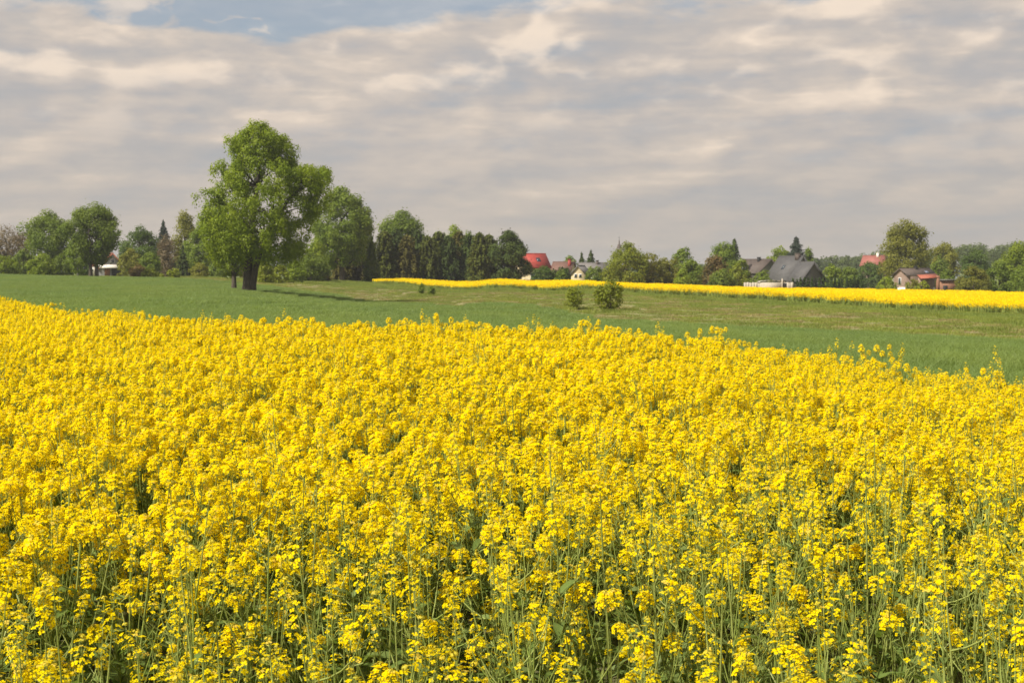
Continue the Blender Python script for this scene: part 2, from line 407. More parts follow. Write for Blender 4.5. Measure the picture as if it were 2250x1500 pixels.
def blades(rng, n, size, hmin, hmax, width, lean, segs=2, mats=1):
    """a square patch of grass-like blades, each a tapering bent strip"""
    B = Buf()
    x = rng.uniform(-size / 2, size / 2, (n, 2)); h = rng.uniform(hmin, hmax, n)
    yaw = rng.uniform(0, 2 * math.pi, n); ln = rng.uniform(.1, 1, n) * lean * h
    dv = np.stack([np.cos(yaw), np.sin(yaw)], 1); sd = np.stack([-dv[:, 1], dv[:, 0]], 1)
    tw = rng.uniform(0, 2 * math.pi, n); sd = np.stack([np.cos(tw), np.sin(tw)], 1)
    rows = []
    for k in range(segs + 1):
        t = k / segs
        c = np.concatenate([x + dv * (ln * t ** 2)[:, None], (h * (t - .25 * lean * t ** 2))[:, None]], 1)
        ww = width * (1 - t * .85) * .5
        rows += [c + np.concatenate([sd * ww, np.zeros((n, 1))], 1), c - np.concatenate([sd * ww, np.zeros((n, 1))], 1)]
    V = np.stack(rows, 1); m = 2 * (segs + 1)
    base = np.arange(n)[:, None] * m
    Fq = np.concatenate([base + np.array([[2 * k, 2 * k + 1, 2 * k + 3, 2 * k + 2]]) for k in range(segs)])
    B.add(V.reshape(-1, 3), Fq, 0, np.repeat(rng.uniform(0, 1, n), m))
    return B
def frustum(X, Y, pad=2.0): return (np.abs(X) < .375 * Y + pad)
def jgrid(x0, x1, y0, y1, s, rng, j=.5):
    xs = np.arange(x0, x1, s); ys = np.arange(y0, y1, s)
    X, Y = np.meshgrid(xs, ys)
    X = X + rng.uniform(-j, j, X.shape) * s; Y = Y + rng.uniform(-j, j, Y.shape) * s
    return X.ravel(), Y.ravel()
def in_wheat(X, Y): return (Y > edge_y(RAPE_EDGE, X) + .8) & (Y < edge_y(WHEAT_EDGE, X) - .3)
def track_dist(X, Y):
    """signed distance past the wheat edge, and the local width of the track"""
    out = np.empty(len(X)); wd = np.empty(len(X))
    for i in range(0, len(X), 4000):
        dx_ = X[i:i + 4000, None] - TE[None, :, 0]; dy_ = Y[i:i + 4000, None] - TE[None, :, 1]
        k = np.argmin(dx_ ** 2 + dy_ ** 2, 1); r = np.arange(len(k))
        out[i:i + 4000] = dx_[r, k] * tn[k, 0] + dy_[r, k] * tn[k, 1]; wd[i:i + 4000] = TWID[k]
    return out, wd

rng = np.random.default_rng(3)
wheat_near = source('wheat_patch', [blades(np.random.default_rng(k), 520, 1.25, .34, .50, .018, .95, 3).mesh('wheat_patch', WHEAT) for k in range(4)])
wheat_far = source('wheat_patch_far', [blades(np.random.default_rng(k + 9), 620, 2.3, .32, .48, .038, .9, 2).mesh('wheat_patch_far', WHEAT) for k in range(4)])
for nm, c, s, ya, yb, lab in (('wheat_crop', wheat_near, 1.0, 14, 78, None), ('distant_wheat_crop', wheat_far, 1.9, 76, 250, None)):
    X, Y = jgrid(-100, 45, ya, yb, s, rng, .25)
    k = in_wheat(X, Y) & frustum(X, Y, 9) & (Y >= ya) & (Y < yb); X, Y = X[k], Y[k]
    n = len(X)
    rz = rng.integers(0, 4, n) * math.pi / 2 + rng.uniform(-.2, .2, n)
    S = rng.uniform(.92, 1.08, n)
    scatter(nm, 'bluish green young wheat behind the near rapeseed' if ya < 50 else 'young wheat stretching to the tree line on the left',
            np.stack([X, Y, ground(X, Y) + .02], 1), np.stack([0 * rz, 0 * rz, rz], 1), np.stack([S, S, S * rng.uniform(.9, 1.12, n)], 1), rng.integers(0, 4, n), c)

# meadow strip between the wheat and the far rapeseed
FAR_FRONT = np.array([(-25.5, 256), (-18, 246), (-4, 222), (11.5, 200), (22, 185), (33, 165), (39.6, 150), (48.6, 135), (56, 122), (66, 105)])
def in_far_front(X, Y): return Y > np.interp(X, FAR_FRONT[:, 0], FAR_FRONT[:, 1])
mead = source('grass_patch', [blades(np.random.default_rng(k + 20), 300, 1.6, .05, .17, .03, .8, 2).mesh('grass_patch', GRASS) for k in range(3)]
              + [blades(np.random.default_rng(k + 30), 260, 1.6, .04, .13, .03, .9, 2).mesh('grass_patch_dry', TANGRASS) for k in range(2)]
              + [blades(np.random.default_rng(44), 300, 1.6, .12, .42, .035, .6, 2).mesh('grass_patch_tall', GRASS)])
X, Y = jgrid(-110, 70, 30, 262, 1.35, rng, .5)
ok = ~in_wheat(X, Y) & (Y > edge_y(WHEAT_EDGE, X)) & frustum(X, Y, 9)
ok &= ~(in_far_front(X, Y) & (X > -25)) & (Y < 262)
X, Y = X[ok], Y[ok]
td, tw_ = track_dist(X, Y)
n = len(X)
u_ = rng.uniform(0, 1, n)
big = np.sin(X * .21 + Y * .08) + np.sin(Y * .13 - X * .05 + 1.3)
dry = (td < tw_) & (u_ < .40 + .05 * big) & (td > -.5)
idx = rng.integers(0, 3, n)
idx[dry] = 3 + rng.integers(0, 2, dry.sum())
tall = (~dry) & (np.abs(td - tw_ * 1.15) < 1.3) & (rng.uniform(0, 1, n) < .35 + .2 * big)
for sx0, sy0 in ((8.3, 122), (5.6, 128), (-12, 190), (-11, 188)): tall |= np.hypot(X - sx0, Y - sy0) < 2.2
tall |= rng.uniform(0, 1, n) < .012
idx[tall] = 5
keep = ~((td < tw_ * .95) & (td > .3) & (rng.uniform(0, 1, n) < .25))
X, Y, idx = X[keep], Y[keep], idx[keep]; n = len(X)
rz = rng.uniform(0, 6.28, n); S = rng.uniform(.85, 1.2, n)
scatter('meadow_grass', 'short rough meadow grass between the wheat and the distant rapeseed', np.stack([X, Y, ground(X, Y) + np.where((track_dist(X, Y)[0] < track_dist(X, Y)[1]), .10, .03)], 1), np.stack([0 * rz, 0 * rz, rz], 1),
        np.stack([S, S, S], 1), idx, mead)

# ------------------------------------------------------------------ rapeseed plants
def flower_head(rng, nf, length, rad, petal, faded=.06, segs=True):
    """a raceme: open four-petalled flowers round a stalk, buds on top, thin pods beneath. Origin at its foot, pointing +Z."""
    B = Buf()
    tube(B, [(0, 0, 0), (0, 0, length * .6), (0, 0, length * .93)], [.0022, .0018, .0012], 4, 1, .5)
    t = np.sort(rng.uniform(0, 1, nf)) ** .8
    ph = np.arange(nf) * 2.39996 + rng.uniform(-.4, .4, nf)
    rr = rad * (.30 + .70 * np.sin(np.clip(1 - t, 0, 1) * 2.0 + .25)) * rng.uniform(.7, 1.12, nf)
    z = length * (.38 + .60 * t)
    z = z + rng.uniform(-.004, .004, nf)
    C = np.stack([rr * np.cos(ph), rr * np.sin(ph), z], 1)
    N = np.stack([np.cos(ph) * (1.0 - .75 * t), np.sin(ph) * (1.0 - .75 * t), .55 + .9 * t], 1) + rng.normal(0, .25, (nf, 3))
    N /= np.linalg.norm(N, axis=1, keepdims=True)
    tf = rng.uniform(0, .88, nf); tf[rng.uniform(0, 1, nf) < faded] = 1.0
    ref = rng.normal(size=(nf, 3)); A = np.cross(N, ref); A /= np.linalg.norm(A, axis=1, keepdims=True); Bn = np.cross(N, A)
    sz = petal * rng.uniform(.8, 1.2, nf)
    for q in range(4):
        th = q * math.pi / 2 + rng.uniform(-.2, .2, nf)
        d = A * np.cos(th)[:, None] + Bn * np.sin(th)[:, None]
        s = np.cross(N, d)
        cup = rng.uniform(.0, .55, nf)[:, None]
        L = sz[:, None]
        base = C + d * L * .08
        mid = C + d * L * .62 + N * L * (.10 + .35 * cup)
        tip = C + d * L * 1.02 + N * L * (.05 + .55 * cup) - N * L * .12
        V = np.stack([base, mid + s * L * .44, tip + s * L * .20, tip - s * L * .20, mid - s * L * .44], 1)
        k = np.arange(nf)[:, None] * 5
        if segs:
            Fa = np.concatenate([k + np.array([[0, 1, 4]])]); Fb = k + np.array([[1, 2, 3, 4]])
            n0 = B.n; B.add(V.reshape(-1, 3), Fa, 0, np.repeat(tf, 5)); B.Fs.append((Fb + n0, 0))
        else:
            V4 = np.stack([base, mid + s * L * .5, tip, mid - s * L * .5], 1); k = np.arange(nf)[:, None] * 4
            B.add(V4.reshape(-1, 3), k + np.array([[0, 1, 2, 3]]), 0, np.repeat(tf, 4))
    # pedicels
    P0 = np.stack([0 * z, 0 * z, z - rr * .5], 1); sd = np.cross(C - P0, rng.normal(size=(nf, 3))); sd /= np.linalg.norm(sd, axis=1, keepdims=True); sd *= .0007
    V = np.stack([P0 - sd, P0 + sd, C + sd, C - sd], 1)
    B.add(V.reshape(-1, 3), np.arange(4 * nf).reshape(-1, 4), 1, .7)
    # buds
    nb = 14
    v = rng.normal(size=(nb, 3)); v /= np.linalg.norm(v, axis=1, keepdims=True)
    Pb = v * np.array([.010, .010, .007]) * rad / .03 + np.array([0, 0, length * 1.0])
    leaves(B, Pb, v + np.array([0, 0, .6]), .0075, rng, 2, rng.uniform(0, 1, nb), 1.5)
    # pods below
    npod = int(nf * .5)
    t = rng.uniform(0, .45, npod); ph = rng.uniform(0, 6.28, npod)
    P0 = np.stack([0 * t, 0 * t, length * t], 1)
    dirv = np.stack([np.cos(ph), np.sin(ph), rng.uniform(.5, 1.3, npod)], 1); dirv /= np.linalg.norm(dirv, axis=1, keepdims=True)
    P1 = P0 + dirv * rng.uniform(.025, .05, npod)[:, None]
    sd = np.cross(dirv, rng.normal(size=(npod, 3))); sd /= np.linalg.norm(sd, axis=1, keepdims=True); sd *= .0012
    B.add(np.stack([P0 - sd * .5, P0 + sd * .5, P1 + sd, P1 - sd], 1).reshape(-1, 3), np.arange(4 * npod).reshape(-1, 4), 1, .8)
    return B
HM = [PETAL, STEM, BUD]
hr = np.random.default_rng(77)
HEADS_FULL = [flower_head(hr, int(hr.integers(30, 42)), hr.uniform(.068, .095), hr.uniform(.025, .032), .0100, .03) for _ in range(6)]
HEADS_THIN = [flower_head(hr, int(hr.integers(8, 17)), hr.uniform(.10, .16), hr.uniform(.023, .030), .0094, .10) for _ in range(6)]
HEADS_LOOSE = [flower_head(hr, int(hr.integers(11, 20)), hr.uniform(.17, .25), hr.uniform(.022, .030), .0094, .08) for _ in range(6)]
HEADS = HEADS_FULL + HEADS_THIN + HEADS_LOOSE
HEAD_ME = [h.mesh('flower_head', HM) for h in HEADS]

def leaf_buf(rng, L):
    B = Buf(); n = 6; t = np.linspace(0, 1, n)
    wd = L * .15 * np.sin(np.clip(t * .93 + .05, 0, 1) * math.pi) ** .8 + .001
    x = L * t; z = L * (.35 * t - .55 * t ** 2); fold = wd * .35
    wav = rng.uniform(-.012, .012, n)
    V = np.stack([np.stack([x, -wd, z + fold + wav], 1), np.stack([x, 0 * t, z], 1), np.stack([x, wd, z + fold - wav], 1)], 1).reshape(-1, 3)
    i = np.arange(n - 1)[:, None] * 3
    Fq = np.concatenate([i + np.array([[0, 1, 4, 3]]), i + np.array([[1, 2, 5, 4]])])
    B.add(V, Fq, 0, rng.uniform(0, 1))
    return B
LEAVES = [leaf_buf(hr, l) for l in (.14, .18, .23, .28)]
LEAF_ME = [l.mesh('leaf', RLEAF, True) for l in LEAVES]

def plant_plan(rng, thin):
    """stem polylines, heads (matrix, which) and leaves (matrix, which) of a plant 1.25 m tall"""
    H = 1.25
    lean = rng.normal(0, .05, 2)
    def axis(z): return np.array([lean[0] * (z / H) ** 1.7 * H, lean[1] * (z / H) ** 1.7 * H, z])
    stems = []; heads = []; lvs = []
    zs = np.linspace(0, H - .10, 7)
    stems.append((np.array([axis(z) for z in zs]), np.linspace(.0062, .0026, 7)))
    def put_head(p, d, s):
        k = int(rng.integers(6, 18)) if rng.uniform() < thin else int(rng.integers(0, 6))
        q = Vector(d).to_track_quat('Z', 'Y').to_matrix().to_4x4()
        heads.append((Matrix.Translation(Vector(p)) @ q @ Matrix.Rotation(rng.uniform(0, 6.28), 4, 'Z') @ Matrix.Scale(s, 4), k))
    top = axis(H - .10); put_head(top, (lean[0], lean[1], 1), rng.uniform(.95, 1.2))
    nb = int(rng.integers(10, 14)) if thin < .5 else (int(rng.integers(6, 10)) if thin < .8 else int(rng.integers(4, 7)))
    ph = rng.uniform(0, 6.28)
    for b in range(nb):
        z0 = H * rng.uniform(.38, .80); ph += 2.4 + rng.uniform(-.4, .4)
        out = rng.uniform(.05, .22); z1 = H * (rng.uniform(.70, .95) if thin < .5 else rng.uniform(.55, .93))
        z1 = max(z1, z0 + .12)
        p0 = axis(z0); dv = np.array([math.cos(ph), math.sin(ph), 0])
        p2 = axis(z1) + dv * out; p1 = p0 * .5 + p2 * .5 + dv * out * .22 - np.array([0, 0, .02])
        t = np.linspace(0, 1, 5)[:, None]
        P = (1 - t) ** 2 * p0 + 2 * t * (1 - t) * p1 + t ** 2 * p2
        stems.append((P, np.linspace(.0034, .0018, 5)))
        d = P[-1] - P[-2]; d = d / np.linalg.norm(d) + np.array([0, 0, .5])
        put_head(p2, tuple(d), rng.uniform(.75, 1.08))
        if rng.uniform() < .8:
            lvs.append((Matrix.Translation(Vector(p0)) @ Matrix.Rotation(ph, 4, 'Z') @ Matrix.Rotation(-rng.uniform(.1, .8), 4, 'Y') @ Matrix.Scale(rng.uniform(.5, .8), 4), int(rng.integers(0, 2))))
    if thin > .4:
        for b in range(int(rng.integers(4, 7)) if thin < .8 else int(rng.integers(8, 12))):
            z0 = H * rng.uniform(.15, .6); a = rng.uniform(0, 6.28); z1 = min(H * .9, z0 + rng.uniform(.2, .5)); out = rng.uniform(.05, .2)
            p0 = axis(z0); p2 = axis(z1) + np.array([math.cos(a), math.sin(a), 0]) * out
            t = np.linspace(0, 1, 4)[:, None]; p1 = (p0 + p2) / 2 + np.array([math.cos(a), math.sin(a), 0]) * out * .3
            stems.append(((1 - t) ** 2 * p0 + 2 * t * (1 - t) * p1 + t ** 2 * p2, np.linspace(.0026, .0014, 4)))
            if rng.uniform() < (.55 if thin < .8 else .30): put_head(p2, tuple(p2 - p1 + np.array([0, 0, .2])), rng.uniform(.5, .8))
    for b in range(int(rng.integers(3, 6))):
        z0 = H * rng.uniform(.12, .5); a = rng.uniform(0, 6.28)
        lvs.append((Matrix.Translation(Vector(axis(z0))) @ Matrix.Rotation(a, 4, 'Z') @ Matrix.Rotation(-rng.uniform(-.1, .6), 4, 'Y'), int(rng.integers(1, 4))))
    return stems, heads, lvs
def stem_buf(stems, sides=4):
    B = Buf()
    for P, r in stems: tube(B, P, r, sides, 0, float(hr.uniform(0, 1)))
    return B
pr = np.random.default_rng(1234)
PLANS = [plant_plan(pr, 0.0) for _ in range(8)] + [plant_plan(pr, .6) for _ in range(6)] + [plant_plan(pr, .86) for _ in range(6)]
STEMB = [stem_buf(p[0]) for p in PLANS]
STEM_ME = [b.mesh('stem', STEM, True) for b in STEMB]
joined = []
for p, sb in zip(PLANS, STEMB):
    B = Buf(); B.merge(sb, None, 1)
    for M, k in p[1]: B.merge(HEADS[k], M)
    for M, k in p[2]: B.merge(LEAVES[k], M, 3)
    joined.append(B.mesh('rapeseed_plant', [PETAL, STEM, BUD, RLEAF]))
PLANTS = source('rapeseed_plant_kind', joined)

rr_ = np.random.default_rng(99)
X, Y = jgrid(-34, 14, 2.3, 76, .215, rr_, .5)
k = (Y < edge_y(RAPE_EDGE, X) - .1 - .25 * rr_.uniform(0, 1, len(X))) & frustum(X, Y, 3.4) & (Y > 2.3)
X, Y = X[k], Y[k]; n = len(X)
def patchy(X, Y): return np.sin(X * 1.3 + .6 * np.sin(Y * .9)) * .5 + np.sin(Y * 1.7 + X * .6 + 2) * .5
D = np.hypot(X, Y)
thin = np.clip((6.8 - D + .45 * (X + .5)) / 2.6 + .16 * patchy(X, Y), 0, 1) + np.clip((X - .8) * .10, 0, .45)
keep = rr_.uniform(0, 1, n) > .10 * np.clip(thin, 0, 1) + .28 * np.clip((4.9 - D + .3 * X) / 1.6, 0, 1)
X, Y, D, thin = X[keep], Y[keep], D[keep], thin[keep]; n = len(X)
v = thin + rr_.normal(0, .22, n)
kind = np.where(v < .33, rr_.integers(0, 8, n), np.where(v < .72, rr_.integers(8, 14, n), rr_.integers(14, 20, n)))
hs = np.interp(D, [2.3, 3.5, 5, 8, 16], [.84, .90, .95, 1.0, 1.0]) * (1 + .045 * patchy(X * .7, Y * .7)) * (1 + rr_.normal(0, 1, n) * np.interp(D, [3, 7, 12], [.075, .06, .042]))
hs *= .925
hs *= np.where(rr_.uniform(0, 1, n) < .012, 1.06, 1.0)
rz = rr_.uniform(0, 6.28, n); tilt = rr_.normal(0, .055, (n, 2))
Z = ground(X, Y) + .02
# the plants that show largest stand on their own
sx_ = X / Y * F + 1125; syy = HZ + (EYE - (Z + 1.1 * hs)) / Y * F
cand = np.where((sx_ > -30) & (sx_ < 2280) & (syy < 1540) & (Y > 2.9))[0]
cand = cand[np.argsort(D[cand])]
near = cand[:286]
mask = np.zeros(n, bool); mask[near] = True
rest = np.where(~mask)[0]
scatter('rapeseed_field', 'dense mass of yellow rapeseed in bloom filling the near field', np.stack([X, Y, Z], 1)[rest], np.stack([tilt[rest, 0], tilt[rest, 1], rz[rest]], 1),
        np.stack([.94 + 0 * hs, .94 + 0 * hs, hs], 1)[rest], kind[rest], PLANTS)

def place_plant(x, y, z, rx, ry, rzz, s, k, label, group=None):
    t = thing('rapeseed_plant', label, 'plant', (x, y, z), 0, group)
    t.rotation_euler = (rx, ry, rzz); t.scale = (.94, .94, s)
    link('stem', STEM_ME[k], t)
    for M, h in PLANS[k][1]:
        o = link('flower_head', HEAD_ME[h], t); o.matrix_local = M
    for M, h in PLANS[k][2]:
        o = link('leaf', LEAF_ME[h], t); o.matrix_local = M
    return t
for i in near:
    place_plant(X[i], Y[i], Z[i], tilt[i, 0], tilt[i, 1], rz[i], hs[i], int(kind[i]),
                'yellow flowering rapeseed plant in the nearest rows of the field', 'rapeseed plants in the nearest rows')
# single plants that stand clear of the field's far edge
for (x, y, d, k, lab) in ((1277, 698, 15.4, 2, 'tall rapeseed plant sticking up alone below the round meadow shrubs'),
                          (952, 686, 15.8, 0, 'tallest rapeseed plant left of the middle of the far field edge'),
                          (890, 696, 16.0, 5, 'slim rapeseed head rising over the field edge left of the tallest one'),
                          (632, 693, 16.4, 3, 'rapeseed plant rising over the field edge right of the big tree trunk'),
                          (675, 692, 16.6, 4, 'rapeseed plant above the field edge under the dark shadow streak'),
                          (1583, 716, 14.8, 1, 'rapeseed plant topping the field edge right of centre below the dark roofs'),
                          (1930, 754, 14.2, 6, 'rapeseed plant rising against the green wheat on the right slope'),
                          (1995, 778, 14.3, 8, 'thin rapeseed plant standing against the wheat on the right slope'),
                          (2168, 800, 14.6, 7, 'rapeseed plant rising over the wheat near the right picture edge'),
                          (2212, 797, 14.4, 9, 'loose flowered rapeseed plant against wheat closest to the right picture edge')):
    xx, yy, z0 = at(x, d)
    place_plant(xx, yy, z0, 0, 0, random.uniform(0, 6), (height_at(y, d) - z0) / 1.26, k, lab)

# ------------------------------------------------------------------ the far rapeseed field
def rape_patch(seed, size=1.7, nh=150):
    q = np.random.default_rng(seed); B = Buf()
    P = np.stack([q.uniform(-size / 2, size / 2, nh), q.uniform(-size / 2, size / 2, nh), q.uniform(.62, 1.12, nh)], 1)
    k = 6; C = np.repeat(P, k, 0) + q.normal(0, .05, (nh * k, 3)) * np.array([1, 1, 1.2])
    leaves(B, C, q.normal(size=(nh * k, 3)) + np.array([0, 0, .5]), .085 * q.uniform(.7, 1.3, nh * k), q, 0, q.uniform(0, .85, nh * k), 1.2)
    ns = 110; x = q.uniform(-size / 2, size / 2, (ns, 2)); h = q.uniform(.7, 1.0, ns); th = q.uniform(0, 3.14, ns)
    s = np.stack([np.cos(th), np.sin(th), 0 * th], 1) * .02; b0_ = np.concatenate([x, np.zeros((ns, 1))], 1)
    t0 = b0_ + np.stack([q.normal(0, .05, ns), q.normal(0, .05, ns), h], 1)
    B.add(np.stack([b0_ - s, b0_ + s, t0 + s * .6, t0 - s * .6], 1).reshape(-1, 3), np.arange(4 * ns).reshape(-1, 4), 1, np.repeat(q.uniform(0, 1, ns), 4))
    nl = 80; P = np.stack([q.uniform(-size / 2, size / 2, nl), q.uniform(-size / 2, size / 2, nl), q.uniform(.1, .6, nl)], 1)
    leaves(B, P, q.normal(size=(nl, 3)) + np.array([0, 0, .8]), .14, q, 2, q.uniform(0, 1, nl), 1.8)
    return B.mesh('rapeseed_patch', [FPETAL, STEM, RLEAF])
FARP = source('rapeseed_patch', [rape_patch(k + 50) for k in range(4)])
X, Y = jgrid(-30, 108, 104, 302, 1.5, rng, .3)
back = np.interp(X, [-26, -10, 10, 30, 60, 90, 108], [262, 272, 278, 292, 296, 250, 246])
jx = np.sin(X * .9) * .5 + np.sin(X * .37 + 1) * .6 + rng.uniform(-.7, .7, len(X))
ok = (Y > np.interp(X, FAR_FRONT[:, 0], FAR_FRONT[:, 1]) + jx) & (Y < back) & frustum(X, Y, 9) & (X > -25)
X, Y = X[ok], Y[ok]; n = len(X); rz = rng.uniform(0, 6.28, n); S = rng.uniform(.9, 1.08, n)
scatter('distant_rapeseed_field', 'distant rapeseed field, a bright yellow band before the village', np.stack([X, Y, ground(X, Y)], 1), np.stack([0 * rz, 0 * rz, rz], 1),
        np.stack([S, S, S * rng.uniform(.92, 1.08, n) * np.interp(X, [-25, -5, 30], [.55, .78, 1.0])], 1), rng.integers(0, 4, n), FARP)

# ------------------------------------------------------------------ trees and shrubs
PROFILES = {
    'round': [(.16, .30), (.28, .72), (.45, .97), (.62, 1.0), (.78, .84), (.90, .56), (1.0, .10)],
    'dome': [(.08, .55), (.22, .86), (.45, 1.0), (.66, .94), (.82, .70), (.94, .38), (1.0, .10)],
    'oval': [(.12, .35), (.28, .80), (.5, 1.0), (.7, .86), (.85, .58), (.95, .30), (1.0, .05)],
    'bush': [(0, .62), (.15, .88), (.40, 1.0), (.62, .90), (.80, .66), (.92, .40), (1.0, .12)],
    'fan': [(.10, .30), (.25, .55), (.5, .85), (.7, 1.0), (.85, .90), (.95, .6), (1.0, .2)],
    'high': [(.27, .45), (.36, .82), (.52, 1.0), (.68, .96), (.82, .76), (.93, .46), (1.0, .10)],
    'ball': [(.20, .55), (.33, .86), (.5, 1.0), (.68, 1.0), (.83, .82), (.93, .55), (1.0, .16)],
    'open': [(.05, .35), (.2, .62), (.45, .95), (.65, 1.0), (.82, .80), (.94, .50), (1.0, .20)],
    'vase': [(.24, .25), (.32, .48), (.45, .82), (.6, 1.0), (.75, .95), (.88, .70), (.95, .45), (1.0, .10)],
    'tall': [(.10, .45), (.3, .85), (.5, 1.0), (.7, .85), (.85, .6), (1.0, .08)],
}
def profile_at(prof, t):
    a = np.array(prof); return np.interp(t, a[:, 0], a[:, 1])

def broadleaf(name, label, x0, x1, ytop, d, kind='round', leaf='mid', seed=0, density=1.0, clump=.15, leaf_m=None, depth=.9, group=None, cat=None,
              trunk=True, trunk_r=None, bare=False, ybase=None, stems=1, lumps=.16, bark=None):
    q = np.random.default_rng(abs(seed * 131 + int(x0) * 7))
    X, Y, z0 = at((x0 + x1) / 2, d)
    if ybase is not None: z0 = max(z0, z0)
    H = height_at(ytop, d) - z0; W = (x1 - x0) / F * d * .5
    prof = PROFILES[kind]
    leaf_m = leaf_m or max(.16, d * .00095)
    t = thing(name, label, cat or ('bush' if kind == 'bush' else 'tree'), (X, Y, z0), 0, group)
    # clump centres, most of them towards the outside, the outline broken by lobes
    A = 2.2 * W * W * depth + 3.2 * W * H
    cr_ = clump * (W + H * .5) * .9
    nc = int(max(18, 2.3 * A / (cr_ * cr_ * 3.0)))
    tt = q.uniform(prof[0][0], 1, nc * 3); ww = profile_at(prof, tt)
    tt = tt[q.uniform(0, 1, nc * 3) < ww][:nc]; ww = profile_at(prof, tt); nc = len(tt)
    ph = q.uniform(0, 2 * math.pi, nc); fr = .45 + .57 * np.sqrt(q.uniform(0, 1, nc))
    lobe = 1 + lumps * (np.sin(ph * 3 + tt * 7 + seed) * .6 + q.normal(0, .5, nc))
    rr2 = np.clip(ww * W - cr_ * .42, .05, None) * fr * lobe
    C = np.stack([rr2 * np.cos(ph), rr2 * np.sin(ph) * depth, np.clip(tt * H - cr_ * .4, .1, None)], 1)
    R_ = cr_ * q.uniform(.65, 1.25, nc)
    per = np.maximum(6, (density * 7.0 * (R_ / leaf_m) ** 2)).astype(int)
    own = np.repeat(np.arange(nc), per); m = len(own)
    v = q.normal(size=(m, 3)); v /= np.linalg.norm(v, axis=1, keepdims=True)
    rad = R_[own] * q.uniform(.25, 1.0, m) ** .5
    P = C[own] + v * rad[:, None] * np.array([1, 1, .85])
    # stray twigs beyond the outline
    stray = q.uniform(0, 1, m) < .06
    P[stray] += v[stray] * R_[own][stray, None] * q.uniform(.1, .7, stray.sum())[:, None]
    P[:, 2] = np.maximum(P[:, 2], .05)
    cc = np.array([0, 0, H * .5])
    outv = (P - cc) / np.array([W, W * depth, H * .5])
    N = v * .7 + outv * .35 + q.normal(0, .45, (m, 3)) + np.array([0, 0, .25])
    tint = np.clip(q.uniform(0, 1, nc)[own] * .65 + q.uniform(0, .35, m), 0, .9)
    B = Buf()
    if bare:
        leaves(B, P, N, leaf_m * .55 * q.uniform(.6, 1.3, m), q, 0, tint, 3.0, along=v + np.array([0, 0, .6]))
    else:
        leaves(B, P, N, leaf_m * q.uniform(.55, 1.35, m), q, 0, tint, 1.45)
    B.obj('crown' if kind != 'bush' else 'foliage', LV[leaf], t)
    TB = Buf()
    r0 = trunk_r or max(.05, .022 * H + .012 * W)
    for s in range(stems):
        off = 0 if stems == 1 else (s - (stems - 1) / 2) * r0 * 3.2
        zt = H * .72; k = 7; zz_ = np.linspace(-.15, zt, k)
        wob = np.cumsum(q.normal(0, .02 * H / k, (k, 2)), 0); wob[0] = 0
        ax = np.stack([off * (1 + .5 * zz_ / H) + wob[:, 0], wob[:, 1], zz_], 1)
        tube(TB, ax, r0 * np.array([1.35, 1.0, .86, .7, .52, .36, .15]), 7)
        for c in q.choice(nc, min(nc, 16 if not bare else 40), replace=False):
            zb = np.clip(C[c, 2] * q.uniform(.35, .75), .12 * H, zt * .95)
            p0 = np.array([np.interp(zb, zz_, ax[:, i]) for i in range(3)]); p2 = C[c]
            p1 = p0 * .55 + p2 * .45 + np.array([0, 0, -.06 * H * q.uniform(0, 1)]) + q.normal(0, .02 * H, 3)
            u = np.linspace(0, 1, 5)[:, None]
            tube(TB, (1 - u) ** 2 * p0 + 2 * u * (1 - u) * p1 + u * u * p2, r0 * np.array([.42, .34, .26, .17, .05]), 5)
    TB.obj('trunk' if kind != 'bush' else 'stems', bark or BARK, t, True)
    return t

